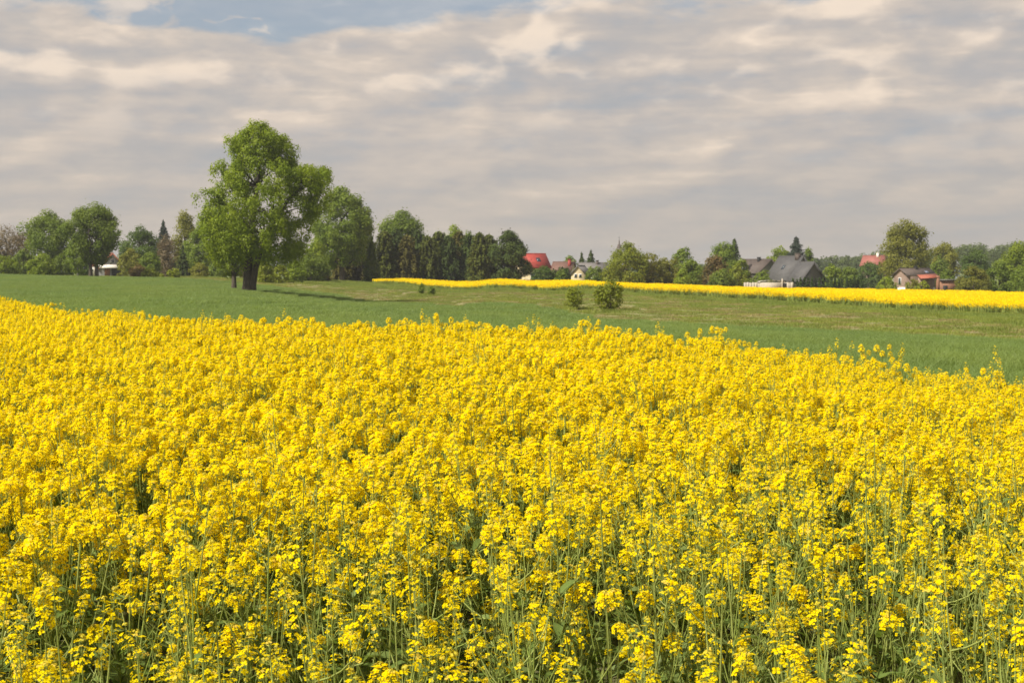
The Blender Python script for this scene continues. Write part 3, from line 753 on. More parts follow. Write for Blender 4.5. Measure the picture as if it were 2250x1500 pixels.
def conifer(name, label, x0, x1, ytop, d, leaf='spruce', seed=0, group=None, dens=1.0, taper=1.0, low=.04, ragged=.2, cat='tree'):
    q = np.random.default_rng(abs(seed * 57 + int(x0) * 13))
    X, Y, z0 = at((x0 + x1) / 2, d)
    H = height_at(ytop, d) - z0; W = (x1 - x0) / F * d * .5
    t = thing(name, label, cat, (X, Y, z0), 0, group)
    lm = max(.14, d * .00090)
    B = Buf(); TB = Buf()
    tube(TB, [(0, 0, -.15), (0, 0, H * .5), (0, 0, H * .97)], [max(.05, .018 * H), .011 * H, .01], 6)
    nl = int(max(10, H / .36)); Ps, Ns, Al, Ti = [], [], [], []
    for i in range(nl):
        f = low + (1 - low) * (i + q.uniform(0, .8)) / nl
        rad = W * (1 - f) ** taper * q.uniform(1 - ragged, 1.06)
        nb = int(q.integers(6, 10)); ph0 = q.uniform(0, 6.28)
        for b in range(nb):
            ph = ph0 + b * 6.283 / nb + q.uniform(-.25, .25); L = max(.15, rad * q.uniform(.72, 1.08))
            z = f * H
            e_ = np.array([math.cos(ph) * L, math.sin(ph) * L, z - L * q.uniform(.05, .35)])
            if L > .5: tube(TB, [(0, 0, z), tuple(e_ * np.array([.5, .5, 1]) + np.array([0, 0, .04 * L])), tuple(e_)], [.035, .025, .008], 3)
            m = max(4, int(dens * L / lm * 5.0))
            s = q.uniform(.12, 1, m) ** .75
            p = np.array([0, 0, z]) * (1 - s[:, None]) + e_ * s[:, None]
            sd = np.array([-math.sin(ph), math.cos(ph), 0])
            p = p + sd * (q.uniform(-1, 1, m) * .30 * L * (1.1 - s))[:, None] + np.stack([0 * s, 0 * s, -q.uniform(-.25, 1.0, m) * (.30 + .22 * L)], 1)
            Ps.append(p); Ns.append(np.tile([math.cos(ph) * .5, math.sin(ph) * .5, .8], (m, 1)) + q.normal(0, .45, (m, 3)))
            Al.append(np.tile(e_ - np.array([0, 0, z]), (m, 1)) + q.normal(0, .35 * L, (m, 3)))
            Ti.append(np.full(m, q.uniform(0, .6)) + q.uniform(0, .3, m))
    # leader
    zt = np.linspace(.93, 1.0, 8) * H
    Ps.append(np.stack([0 * zt, 0 * zt, zt], 1) + q.normal(0, .04, (8, 3))); Ns.append(q.normal(size=(8, 3))); Al.append(np.tile([0, 0, 1.], (8, 1))); Ti.append(np.full(8, .5))
    P = np.concatenate(Ps); P[:, 2] = np.maximum(P[:, 2], .05)
    leaves(B, P, np.concatenate(Ns), lm * q.uniform(.6, 1.25, len(P)), q, 0, np.concatenate(Ti), 2.0, along=np.concatenate(Al))
    B.obj('crown', LV[leaf], t); TB.obj('trunk', BARK, t, True)
    return t

# --- the big willow-like tree, its crown drawn from lobes at several depths
def big_tree():
    d = 155.0; X, Y, z0 = at(547, d); k = d / F
    q = np.random.default_rng(42)
    t = thing('willow_tree', 'huge green tree with a forked dark trunk alone in the wheat', 'tree', (X, Y, z0))
    def L(px, py): return ((px - 547) * k, height_at(py, d) - z0)
    # photo outline of the crown: row, left, right
    rows = [(272, 562, 588), (285, 530, 618), (300, 506, 638), (320, 496, 654), (345, 492, 664), (362, 472, 668), (380, 478, 726), (400, 482, 724), (420, 450, 718),
            (435, 436, 712), (460, 432, 702), (490, 428, 698), (520, 432, 694), (545, 446, 684), (562, 466, 668), (574, 482, 540)]
    ya = np.array([r[0] for r in rows]); la = np.array([r[1] for r in rows]); ra = np.array([r[2] for r in rows])
    C = []
    while len(C) < 640:
        py = q.uniform(274, 573); l, r = np.interp(py, ya, la), np.interp(py, ya, ra)
        if q.uniform() > (r - l) / 270 : continue
        if py > 500 and q.uniform() < .30: continue
        a = q.uniform(-1, 1); half = (r - l) / 2 * k - .55
        if half < .3: continue
        ph = q.uniform(0, 6.283); f = .30 + .70 * math.sqrt(q.uniform())
        x, z = L((l + r) / 2, py); yy = half * f * math.sin(ph) * .85; xx = x + half * f * math.cos(ph)
        # openings where the sky shows through
        hole = False
        for (hx, hy, hr_) in ((590, 390, 13), (646, 457, 13), (568, 428, 10), (505, 432, 8), (672, 415, 9), (600, 452, 9), (575, 345, 7), (625, 340, 6), (508, 350, 8), (660, 510, 9)):
            ex, ez = L(hx, hy)
            if math.hypot(xx - ex, z - ez) < (hr_ + 7) * k: hole = True
        if hole: continue
        C.append((xx, yy, z))
    for _ in range(34):
        x, z = L(q.uniform(684, 726), q.uniform(374, 470)); C.append((x, q.normal(0, 1.5), z))
    # twigs that break the outline
    for (px, py) in ((436, 428), (445, 415), (466, 368), (475, 362), (503, 304), (508, 300), (730, 378), (722, 372), (712, 366), (698, 366), (676, 362), (655, 318), (632, 296), (572, 272), (580, 276), (560, 280), (545, 290), (520, 300)):
        x, z = L(px, py); C.append((x * .96, q.normal(0, 1.2), z - .35))
    C = np.array(C); nc = len(C)
    R_ = q.uniform(.40, .90, nc); R_[-18:] = .62
    lm = .145
    per = (6.0 * (R_ / lm) ** 2 * .95).astype(int)
    own = np.repeat(np.arange(nc), per); m = len(own)
    v = q.normal(size=(m, 3)); v /= np.linalg.norm(v, axis=1, keepdims=True)
    P = C[own] + v * (R_[own] * q.uniform(.2, 1, m) ** .5)[:, None] * np.array([1, 1, .8])
    # shoots hang down from every clump
    hang = q.uniform(0, 1, m) < .48
    P[hang, 2] -= q.uniform(0, 1, hang.sum()) ** 1.3 * 1.3
    strands = np.floor(q.uniform(0, 5, m)); P[hang, 0] += .16 * np.sin(strands[hang] * 9 + own[hang]); 
    cc = np.array([0, 0, 10.])
    N = v * .75 + (P - cc) / 8.0 * .4 + q.normal(0, .4, (m, 3)) + np.array([0, 0, .2])
    tint = np.clip(q.uniform(0, 1, nc)[own] * .6 + q.uniform(0, .35, m), 0, .9)
    al = q.normal(0, .8, (m, 3)) + np.array([0, 0, -1.0])
    B = Buf(); leaves(B, P, N, lm * q.uniform(.6, 1.3, m), q, 0, tint, 1.9, along=al)
    B.obj('crown', LV['fresh'], t)
    TB = Buf()
    # two stems fused at the foot, the left one upright, the right one leaning
    s1 = np.array([(-.10, 0, -.2), (-.15, 0, .9), (-.05, 0, 2.6), (.15, 0, 4.6), (.30, .05, 7), (.65, .1, 9.2), (1.0, 0, 11.6), (1.25, 0, 14), (1.3, 0, 16.4)])
    tube(TB, s1, [.80, .52, .44, .40, .35, .30, .24, .15, .05], 10)
    s2 = np.array([(.30, -.05, -.2), (.42, -.1, .9), (.75, -.15, 2.6), (1.25, -.25, 4.3), (2.0, -.3, 6.2), (3.2, -.2, 8.4), (4.6, 0, 10.4), (6.2, .2, 11.8)])
    tube(TB, s2, [.58, .42, .34, .30, .26, .22, .15, .05], 9)
    s3 = np.array([(.2, .3, 4.4), (-.9, .9, 6.2), (-2.2, 1.2, 8.0), (-3.6, 1.0, 9.6), (-4.6, .8, 10.8)])
    tube(TB, s3, [.36, .30, .24, .15, .04], 8)
    s4 = np.array([(1.3, -.2, 4.4), (2.2, -1.6, 6.0), (3.0, -2.6, 8.2), (3.4, -3.0, 10.6)])
    tube(TB, s4, [.30, .24, .16, .05], 7)
    spine = np.concatenate([s1[3:], s2[3:], s3[1:], s4[1:]])
    for c in q.choice(nc - 18, 130, replace=False):
        p2 = C[c] * np.array([.9, .9, 1]); dd = np.linalg.norm(spine - p2, axis=1) + (spine[:, 2] > p2[2]) * 1.5
        p0 = spine[np.argmin(dd)]
        p1 = (p0 + p2) / 2 + np.array([0, 0, .25]) + q.normal(0, .15, 3); u = np.linspace(0, 1, 5)[:, None]
        tube(TB, (1 - u) ** 2 * p0 + 2 * u * (1 - u) * p1 + u * u * p2, np.array([.11, .09, .07, .05, .02]), 5)
    TB.obj('trunk', BARK, t, True)
big_tree()

TL = 'trees along the left field edge'
broadleaf('broadleaf_tree', 'smaller tree just behind and left of the huge forked tree', 462, 568, 468, 172, 'high', 'fresh', 3, trunk_r=.30, density=.9)
# left edge, from left to right
broadleaf('bare_tree', 'brown nearly leafless tree at the left picture edge', -22, 56, 495, 275, 'fan', 'brown', 1, density=.55, bare=True)
broadleaf('bare_tree', 'thin brown twiggy tree beside the leftmost green tree', 36, 78, 508, 285, 'fan', 'brown', 2, density=.45, bare=True)
broadleaf('broadleaf_tree', 'wide light green tree, leftmost tall green tree', 54, 166, 459, 265, 'round', 'mid', 4, lumps=.2)
broadleaf('broadleaf_tree', 'green tree on two dark trunks left of the orange roofed cottage', 146, 268, 448, 232, 'vase', 'mid', 5, stems=2, trunk_r=.30, lumps=.15, clump=.11)
broadleaf('broadleaf_tree', 'slender pale trunked tree between two big left trees', 148, 196, 510, 246, 'tall', 'mid', 6, trunk_r=.12, bark=BARK_PALE, density=.7)
for i, (a, b, yt, d, lf, lab) in enumerate(((-20, 48, 560, 252, 'fresh', 'bright bush at the left picture edge below the brown tree'),
                                            (28, 80, 548, 262, 'mid', 'tall green bush between the brown tree and leftmost green tree'),
                                            (60, 130, 560, 250, 'fresh', 'broad bush under the leftmost tall green tree'),
                                            (112, 168, 556, 254, 'mid', 'dark based bush left of the double trunked tree'),
                                            (168, 206, 566, 262, 'dark', 'shaded bush right behind the double dark trunks'))):
    broadleaf('bush', lab, a, b, yt, d, 'bush', lf, 10 + i, group=TL)
broadleaf('broadleaf_tree', 'round dark green tree right of the orange roofed cottage', 264, 352, 496, 300, 'dome', 'dark', 20)
broadleaf('bush', 'tall olive bush below the round dark tree', 258, 318, 548, 268, 'bush', 'olive', 21, group=TL)
broadleaf('bush', 'leafy green bush right of the tall olive bush', 304, 358, 552, 262, 'bush', 'mid', 22, group=TL)
broadleaf('bush', 'rust tinged low bush in front of the left tree line', 283, 328, 580, 240, 'bush', 'rust', 23, group=TL)
broadleaf('bush', 'yellow green round bush beside the rust tinged one', 310, 350, 588, 234, 'bush', 'lime', 24, group=TL)
broadleaf('bush', 'tiny yellow green shrub between two yellow green bushes', 350, 362, 600, 233, 'bush', 'lime', 25, group=TL)
broadleaf('bush', 'small yellow green bush below the brown leafless tree', 366, 398, 588, 235, 'bush', 'lime', 26, group=TL)
conifer('spruce_tree', 'blue grey pointed spruce behind the brown leafless tree', 331, 391, 484, 310, 'blue', 1, dens=.9, taper=.62)
broadleaf('bare_tree', 'brown twiggy tree in front of the pointed spruce', 344, 392, 514, 285, 'tall', 'brown', 30, density=.8, bare=True)
conifer('spruce_tree', 'small dark conical spruce left of the huge tree', 380, 426, 538, 270, 'spruce', 2)
broadleaf('broadleaf_tree', 'tall thin olive tree left of the huge tree', 380, 436, 461, 290, 'tall', 'olive', 31, density=.65)
broadleaf('broadleaf_tree', 'green tree half hidden behind the left of the huge tree', 404, 470, 500, 280, 'tall', 'mid', 32)
broadleaf('bush', 'low bush left of the huge forked trunk', 418, 462, 576, 258, 'bush', 'olive', 33, group=TL)
broadleaf('bush', 'leafy bush behind the thin trunk beside the huge tree', 456, 506, 574, 262, 'bush', 'mid', 34, group=TL)
for i, (a, b, yt, d, lf, lab) in enumerate(((562, 604, 572, 222, 'lime', 'yellow green bush right of the huge forked trunk'),
                                            (596, 640, 580, 226, 'lime', 'pale low bush second right of the huge forked trunk'),
                                            (628, 672, 570, 230, 'fresh', 'bright bush under the right side of the huge tree'),
                                            (640, 730, 555, 246, 'mid', 'big green bush below the round topped tree'),
                                            (520, 600, 568, 262, 'brown', 'brownish bush seen behind the huge forked trunk'))):
    broadleaf('bush', lab, a, b, yt, d, 'bush', lf, 40 + i, group=TL)
broadleaf('broadleaf_tree', 'smooth round topped tree right of the huge tree', 684, 820, 412, 262, 'ball', 'mid', 50, lumps=.04, clump=.10, density=1.3)
broadleaf('broadleaf_tree', 'pale green tree in front of the round topped tree', 662, 728, 528, 252, 'bush', 'fresh', 51, cat='tree')
# the dark conifer belt
CB = 'conifers in the dark belt'
conifer('conifer', 'tiny brown conifer at the left foot of the dark belt', 710, 730, 584, 250, 'spruce_brown', 3)
conifer('conifer', 'brownish bushy conifer, leftmost of the dark belt', 718, 790, 514, 272, 'spruce_brown', 4, dens=1.3, taper=.38, group=CB)
conifer('conifer', 'brownish conifer second from the left in the dark belt', 752, 822, 508, 274, 'spruce_brown', 5, dens=1.3, taper=.38, group=CB)
conifer('conifer', 'bright green slender conifer in the left part of the belt', 790, 844, 518, 266, 'mid', 6, dens=1.3, taper=.6, group=CB)
BX = [(822, 868, 508), (848, 892, 502), (872, 918, 512), (896, 940, 506), (920, 962, 514), (944, 986, 509), (966, 1008, 516), (988, 1030, 505),
      (1010, 1052, 513), (1032, 1074, 508), (1054, 1096, 515)]
pos = ['third', 'fourth', 'fifth', 'sixth', 'seventh', 'eighth', 'ninth', 'tenth', 'eleventh', 'twelfth', 'thirteenth']
for i, (a, b, yt) in enumerate(BX):
    conifer('conifer', 'dark spruce in the belt, %s tree counted from its left end' % pos[i].replace('third', 'fourth') if i == 0 else
            'dark spruce in the belt, %s tree counted from its left end' % ['', 'fifth', 'sixth', 'seventh', 'eighth', 'ninth', 'tenth', 'eleventh', 'twelfth', 'thirteenth', 'fourteenth'][i],
            a - 18, b + 18, yt + (i * 7 % 5) - 1, 276 + (i * 5 % 9), ('spruce_olive', 'spruce', 'spruce_brown', 'spruce', 'spruce_olive')[i % 5], 60 + i, dens=1.2, taper=.30, group=CB, ragged=.35)
for i, (a, b, yt) in enumerate(((776, 838, 524), (838, 900, 518), (886, 948, 522), (938, 1000, 520), (984, 1046, 522), (1030, 1092, 519))):
    conifer('conifer', 'dark filling spruce in the back row of the belt, %s from the left' % ['first', 'second', 'third', 'fourth', 'fifth', 'sixth'][i], a, b, yt, 288 + i % 3, 'spruce', 160 + i, dens=1.1, taper=.3, group=CB)
broadleaf('pine_tree', 'dark broad pine at the right end of the conifer belt', 1076, 1162, 508, 272, 'dome', 'spruce', 75, density=1.3, lumps=.15)
broadleaf('broadleaf_tree', 'light green round crown rising behind the dark belt', 832, 934, 464, 312, 'round', 'mid', 80)
broadleaf('broadleaf_tree', 'bright pointed crown above the middle of the dark belt', 980, 1018, 484, 305, 'tall', 'fresh', 81)
broadleaf('broadleaf_tree', 'low light green crown peeping over the belt left of the pointed crown', 944, 984, 504, 308, 'round', 'fresh', 82)
broadleaf('broadleaf_tree', 'green crown peeping over the belt right of the pointed crown', 1012, 1044, 500, 312, 'oval', 'mid', 83)
# the meadow's own shrubs
broadleaf('shrub', 'largest round shrub standing in the meadow before the yellow band', 1304, 1371, 615, 122, 'open', 'lime', 90, leaf_m=.13, density=.6, clump=.11, cat='bush', lumps=.35, stems=3, trunk_r=.05)
broadleaf('shrub', 'narrow shrub in the meadow left of the largest shrub', 1242, 1281, 629, 128, 'open', 'lime', 91, leaf_m=.12, density=.6, clump=.13, cat='bush', lumps=.35, stems=2, trunk_r=.04)
broadleaf('shrub', 'thin dark sapling in the meadow before the left yellow band', 919, 933, 621, 190, 'tall', 'mid', 92, leaf_m=.15, cat='bush')
broadleaf('shrub', 'small low dark shrub beside the thin sapling', 939, 957, 629, 188, 'open', 'mid', 93, leaf_m=.15, cat='bush')
for i, (a, b, yt, d, lab) in enumerate(((1230, 1245, 684, 104, 'dark weed tuft at the wheat edge below the narrow shrub'),
                                        (1193, 1205, 681, 108, 'small weed tuft at the wheat edge left of centre'))):
    broadleaf('weed_tuft', lab, a, b, yt, d, 'bush', 'dark', 95 + i, leaf_m=.09, cat='weed')

# ------------------------------------------------------------------ village: houses
def plain(name, c, rough=.8, var=.12, scale=2.0, spec=.3):
    return rough_mat(name, tuple(x * (1 - var) for x in c), tuple(min(1, x * (1 + var)) for x in c), scale, rough=rough, spec=spec)
def tiles(name, c1, c2, sc_=3.0):
    m, t = mat(name)
    co = t.n('ShaderNodeTexCoord').outputs['Object']
    wv = t.n('ShaderNodeTexWave', {'Vector': co, 'Scale': sc_, 'Distortion': .6, 'Detail': 2}, bands_direction='Z').outputs[1]
    nz = t.noise(co, 1.3, 6, .65)
    c = t.mix(t.ss(nz, .3, .7), c1, c2)
    bp = t.n('ShaderNodeBump', {'Strength': .5, 'Distance': .06, 'Height': wv}).outputs[0]
    finish(t, t.n('ShaderNodeBsdfPrincipled', {'Base Color': c, 'Roughness': .65, 'Normal': bp}).outputs[0]); return m
def glass(name, c):
    m, t = mat(name)
    finish(t, t.n('ShaderNodeBsdfPrincipled', {'Base Color': (*c, 1), 'Roughness': .08, 'Specular IOR Level': .8}).outputs[0]); return m
CREAM = plain('cream render', (.60, .49, .30)); WHITE = plain('white render', (.70, .66, .58)); GREYW = plain('dark grey wall', (.115, .108, .09), var=.08)
BROWNW = plain('pinkish brown wall', (.25, .175, .14)); GABLE = plain('grey boarded gable', (.20, .20, .19)); BRICK = plain('brick wall', (.22, .11, .065))
DOORM = plain('brown timber door', (.24, .11, .045)); DARKIN = plain('dark opening', (.02, .02, .02)); TRIM = plain('white trim', (.62, .60, .56))
RED = tiles('red roof tile', (.27, .028, .020), (.33, .045, .030)); ORANGE = tiles('orange roof tile', (.26, .065, .034), (.33, .095, .05))
ROSE = tiles('faded red roof tile', (.24, .075, .058), (.29, .10, .078)); SLATE = tiles('anthracite roof tile', (.060, .058, .058), (.085, .082, .08))
UMBER = tiles('dark brown roof tile', (.065, .048, .040), (.095, .07, .055)); GREYR = tiles('grey sheet roof', (.13, .12, .115), (.17, .155, .145))
PALE = tiles('pale sheet roof', (.36, .37, .37), (.44, .44, .43)); BROWNR = tiles('brown roof tile', (.12, .06, .045), (.16, .085, .06))
GLASS = glass('window glass', (.03, .04, .05)); PANEL = glass('solar panel', (.20, .22, .30)); PALEC = plain('weathered white sheet', (.50, .47, .42)); FENCE = plain('weathered pale fence', (.38, .34, .28)); BLUEW = plain('blue grey wall', (.26, .29, .31))  # PANEL: the sky's pale blue reflection is put into its base colour

def slab(buf, a, b, c, d_, th, mi=0):
    """a slab whose upper face is a-b-c-d"""
    P = np.array([a, b, c, d_], float); nrm = np.cross(P[1] - P[0], P[3] - P[0]); nrm /= np.linalg.norm(nrm)
    Q = P - nrm * th
    buf.add(np.concatenate([Q, P]), BOXF, mi)
def house(name, label, x, d, y_eave, y_ridge, wid, lng, yaw, wall, roof, over=.35, windows=(), chimney=None, chim_mat=None, z_low=None, cat='house', skylights=(), lower=None, hip=0):
    """gabled house; the gable end (local -Y, width wid) faces the camera when yaw = 0; windows are (face, along, up, width, height)"""
    X, Y, z0 = at(x, d)
    he, hr_ = height_at(y_eave, d) - z0, height_at(y_ridge, d) - z0
    t = thing(name, label, cat, (X, Y, z0), yaw)
    B = Buf(); a, l = wid / 2, lng
    B.add([(-a, 0, -.4), (a, 0, -.4), (a, l, -.4), (-a, l, -.4), (-a, 0, he), (a, 0, he), (a, l, he), (-a, l, he), (0, 0, hr_ - .05), (0, l, hr_ - .05)],
          [[0, 1, 5, 4], [1, 2, 6, 5], [2, 3, 7, 6], [3, 0, 4, 7]])
    if not hip: B.Fs.append((np.array([[4, 5, 8], [6, 7, 9]]), 0))
    wall_o = B.obj('wall', wall, t)
    sl = (hr_ - he) / a
    RB = Buf()
    e = over; zo = he - sl * e + .10; zr = hr_ + .10
    slab(RB, (-a - e, l + e, zo), (-a - e, -e, zo), (-.0, -e, zr), (-.0, l + e, zr), .18)
    slab(RB, (a + e, -e, zo), (a + e, l + e, zo), (0.0, l + e, zr - .003), (0.0, -e, zr - .003), .18)
    if hip:
        RB = Buf(); k4 = [(-a - e, -e, zo), (a + e, -e, zo), (a + e, l + e, zo), (-a - e, l + e, zo)]
        RB.add([(x_, y_, z_ - .2) for x_, y_, z_ in k4] + k4 + [(0, hip, zr), (0, l - hip, zr)], [[0, 3, 2, 1], [0, 1, 5, 4], [1, 2, 6, 5], [2, 3, 7, 6], [3, 0, 4, 7], [7, 4, 8, 9], [5, 6, 9, 8]])
        RB.Fs.append((np.array([[4, 5, 8], [6, 7, 9]]), 0))
    else: tube(RB, [(0, -e - .02, zr), (0, l + e + .02, zr)], [.10, .10], 6)
    ro = RB.obj('roof', roof, t)
    if chimney:
        cx, cy, ch, cw = chimney
        CB_ = Buf(); zb = hr_ - abs(cx) * sl
        box(CB_, cx - cw / 2, cx + cw / 2, cy - cw / 2, cy + cw / 2, zb - .6, zb + ch); box(CB_, cx - cw / 2 - .07, cx + cw / 2 + .07, cy - cw / 2 - .07, cy + cw / 2 + .07, zb + ch, zb + ch + .12)
        CB_.obj('chimney', chim_mat or DARKIN, ro)
    for (side, cy, f, ww, hh) in skylights:
        SB = Buf(); s = -1 if side == 'L' else 1
        def on(fr, yv, up): return (s * a * (1 - fr), yv, he + (hr_ - he) * fr + .10 + up)
        f2 = f + hh / math.hypot(a, hr_ - he)
        A = [on(f, cy, .06), on(f, cy + ww, .06), on(f2, cy + ww, .06), on(f2, cy, .06)]
        if s < 0: A = [A[1], A[0], A[3], A[2]]
        slab(SB, *A, .12); SB.obj('skylight', GLASS if roof is not UMBER else PANEL, ro)
    for (face, u, v, ww, hh) in windows:
        def fr_box(buf, ex, y_in, y_out, mi=0):
            if face == 'F': box(buf, u - ww / 2 - ex, u + ww / 2 + ex, -y_out, -y_in, v - ex, v + hh + ex)
            elif face == 'L': box(buf, -a - y_out, -a - y_in, u - ww / 2 - ex, u + ww / 2 + ex, v - ex, v + hh + ex)
            else: box(buf, a + y_in, a + y_out, u - ww / 2 - ex, u + ww / 2 + ex, v - ex, v + hh + ex)
        WB = Buf(); fr_box(WB, .10, -.05, .05); wo = WB.obj('window', TRIM, t)
        PB = Buf(); fr_box(PB, 0, .052, .07); PB.obj('pane', GLASS, wo)
    if lower:
        LB = Buf(); box(LB, -a - .03, a + .03, -.03, l + .03, -.3, lower[0]); LB.obj('plinth', lower[1], t)
    return t
def part_box(t, name, m, *bx):
    B = Buf(); box(B, *bx); return B.obj(name, m, t)

# cottage on the left
c = house('cottage', 'small cottage with orange roof and grey gable among the left trees', 249, 328, 590, 557, 6.6, 8.5, R(32), GABLE, ORANGE, chimney=None,
          windows=(('F', 0, 3.1, .7, .8),))
part_box(c, 'door', DOORM, -1.9, -.7, -.12, -.02, .1, 2.1); part_box(c, 'doorway', DARKIN, -.3, 1.9, -.10, -.02, .1, 1.9)
B = Buf(); slab(B, (-3.4, -1.4, 2.0), (2.4, -1.4, 2.0), (2.4, 0, 2.9), (-3.4, 0, 2.9), .12); B.obj('porch_roof', WHITE, c)
part_box(c, 'white_annex', WHITE, -5.2, -3.6, .2, 2.4, -.2, 2.2)
# red roof
c = house('house', 'cream house with bright red roof beside the dark pine', 1144, 305, 586, 558, 6.6, 5.4, R(-70), CREAM, RED, chimney=(-.2, .7, 1.1, .7), chim_mat=BROWNR,
          windows=(('R', 1.6, 1.0, 1.0, 1.2), ('F', 0, 3.6, .8, 1.0), ('F', -1.6, 1.0, 1.0, 1.2)), skylights=(('R', 3.0, .35, .9, 1.3),))
B = Buf(); slab(B, (3.6, 1.0, 5.2), (5.6, 1.0, 3.9), (5.6, -1.2, 3.9), (3.6, -1.2, 5.2), .15)
# brown roof with brick chimney, and the cream gable
house('house', 'low house with dark brown roof and red chimney left of the cream gable', 1259, 318, 598, 576, 6.0, 4.4, R(70), CREAM, BROWNR, chimney=(-1.0, .5, 1.3, .6), chim_mat=RED)
house('house', 'cream gabled house with two small windows behind the yellow band', 1270, 292, 600, 584, 2.9, 7.0, R(-14), CREAM, GREYR, over=.25,
      windows=(('F', -.5, 1.75, .42, .62), ('F', .45, 1.75, .42, .62)))
house('house', 'long grey roofed house right behind the cream gable', 1274, 330, 598, 578, 8.0, 6.2, R(-82), WHITE, GREYR, chimney=(.5, 4, .8, .5), chim_mat=UMBER)
# twin dark houses
c = house('house', 'big house with steep anthracite roof and dark grey gable', 1762, 312, 611, 563, 9.0, 6.6, R(34), GREYW, SLATE, over=.55, chimney=(-.4, .9, 1.0, 1.0), chim_mat=UMBER,
          skylights=(('L', 3.0, .38, .8, 1.2),), windows=(('L', 2.0, 1.0, 1.2, 1.1),))
house('house_wing', 'lower front wing with dark grey gable of the anthracite roofed house', 1786, 303, 614, 576, 7.0, 3.6, R(34), GREYW, SLATE, over=.5, cat='house', windows=(('F', -1.8, .9, 1.1, 1.1), ('F', 1.8, .9, 1.1, 1.1)))
house('house', 'dark brown roofed house with a solar panel left of the anthracite one', 1692, 340, 598, 570, 8.2, 8.5, R(36), GREYW, UMBER, over=.45, chimney=(-.6, 3.2, .9, .6), chim_mat=DARKIN,
      skylights=(('L', 5.2, .10, 3.2, 1.6),))
# fence, tarpaulin shelter, posts before the dark house
X0, Y0, Z0 = at(1634, 287)
f = thing('fence', 'pale weathered board fence before the brown roofed house', 'fence', (X0, Y0, Z0))
for i in range(18):
    part_box(f, 'board', FENCE, i * .555, i * .555 + .54, 0, .05, .1, height_at(620.5, 287) - Z0 + .05 * math.sin(i * 2.3))
X0, Y0, Z0 = at(1668, 285)
zt = height_at(616, 285) - Z0
f = thing('shelter', 'low pale shelter with arched white cover beside the fence', 'shelter', (X0, Y0, Z0))
B = Buf(); th = np.linspace(0, math.pi, 9)
for k in range(8):
    p = lambda i: (2.6 + 2.6 * -math.cos(th[i]), zt - .3 + .3 * math.sin(th[i]))
    (xa, za), (xb, zb) = p(k), p(k + 1)
    slab(B, (xa, 0, za), (xb, 0, zb), (xb, 3, zb), (xa, 3, za), .05)
B.obj('cover', PALEC, f)
part_box(f, 'front_panel', FENCE, .05, 4.6, .1, .16, .0, zt - .38); part_box(f, 'opening', DARKIN, 4.65, 5.5, .1, .16, 0, zt - .55)
part_box(f, 'post', FENCE, 4.45, 4.7, -.1, .08, 0, zt + .35); part_box(f, 'post', FENCE, 5.55, 5.85, -.1, .08, 0, zt - .35)
# right village
house('house', 'faded red roofed house left of the olive poplar', 1944, 425, 583, 562, 7.0, 6.4, R(62), BROWNW, ROSE, chimney=(-.2, 2.2, 1.0, .7), chim_mat=WHITE, windows=(('L', 3, 1.2, 1.2, 1.3),))
c = house('house', 'long low house with dark brown roof, pinkish gable and white plinth', 1978, 292, 603, 590, 3.6, 8.2, R(-58), BROWNW, UMBER, over=.4,
          windows=(('F', -.2, 1.9, .55, 1.3), ('R', 4.6, .9, 1.1, 1.0)), chimney=(.2, 4.2, .55, .5), chim_mat=DARKIN, skylights=(('R', 6.0, .2, .9, .6),), lower=(1.3, WHITE))
X0, Y0, Z0 = at(2022, 284)
c = thing('lean_to', 'open lean-to with orange tiled roof and brick pillar', 'shed', (X0, Y0, Z0))
zt = height_at(601, 284) - Z0
B = Buf(); slab(B, (-.2, -.8, zt - .95), (3.5, -.8, zt - .7), (3.5, 1.8, zt), (-.2, 1.8, zt - .25), .14); B.obj('roof', ORANGE, c)
part_box(c, 'wall', BROWNW, .0, 3.0, 1.6, 1.8, -.2, zt - .9); part_box(c, 'pillar', BRICK, 3.0, 3.6, -.75, -.2, -.2, zt - .4)
X0, Y0, Z0 = at(2066, 290)
c = thing('brick_shed', 'low flat roofed brick shed right of the orange lean-to', 'shed', (X0, Y0, Z0))
zt = height_at(616, 290) - Z0
part_box(c, 'wall', BRICK, 0, 3.4, 0, 3, -.2, zt); part_box(c, 'roof', GREYR, -.2, 3.6, -.3, 3.2, zt + .003, zt + .2); part_box(c, 'door', DARKIN, .5, 1.4, -.05, .05, 0, 1.7)
house('house', 'pale sheet roofed house hidden behind the olive poplar', 2022, 400, 586, 568, 9, 8, R(75), WHITE, PALE)
house('house', 'blue grey gabled house between the right trees', 2093, 405, 583, 565, 3.4, 6, R(-20), BLUEW, PALE, windows=(('F', 0, 3.0, .8, .9),))
# church spire far behind the willow bush
X0, Y0, Z0 = at(1360, 640)
c = thing('church_spire', 'thin dark church spire behind the pale green willow', 'spire', (X0, Y0, Z0))
zt = height_at(520, 640) - Z0; zb = height_at(546, 640) - Z0
B = Buf(); box(B, -1.1, 1.1, -1.1, 1.1, -.5, zb); B.obj('tower', GREYW, c)
B = Buf(); tube(B, [(0, 0, zb), (0, 0, zb + 1.4), (0, 0, zb + 2.2), (0, 0, zt - 1)], [1.2, .75, .35, .08], 8); B.obj('spire_roof', UMBER, c)
B = Buf(); box(B, -.06, .06, -.06, .06, zt - 1.1, zt); box(B, -.4, .4, -.05, .05, zt - .5, zt - .38); B.obj('cross', DARKIN, c)

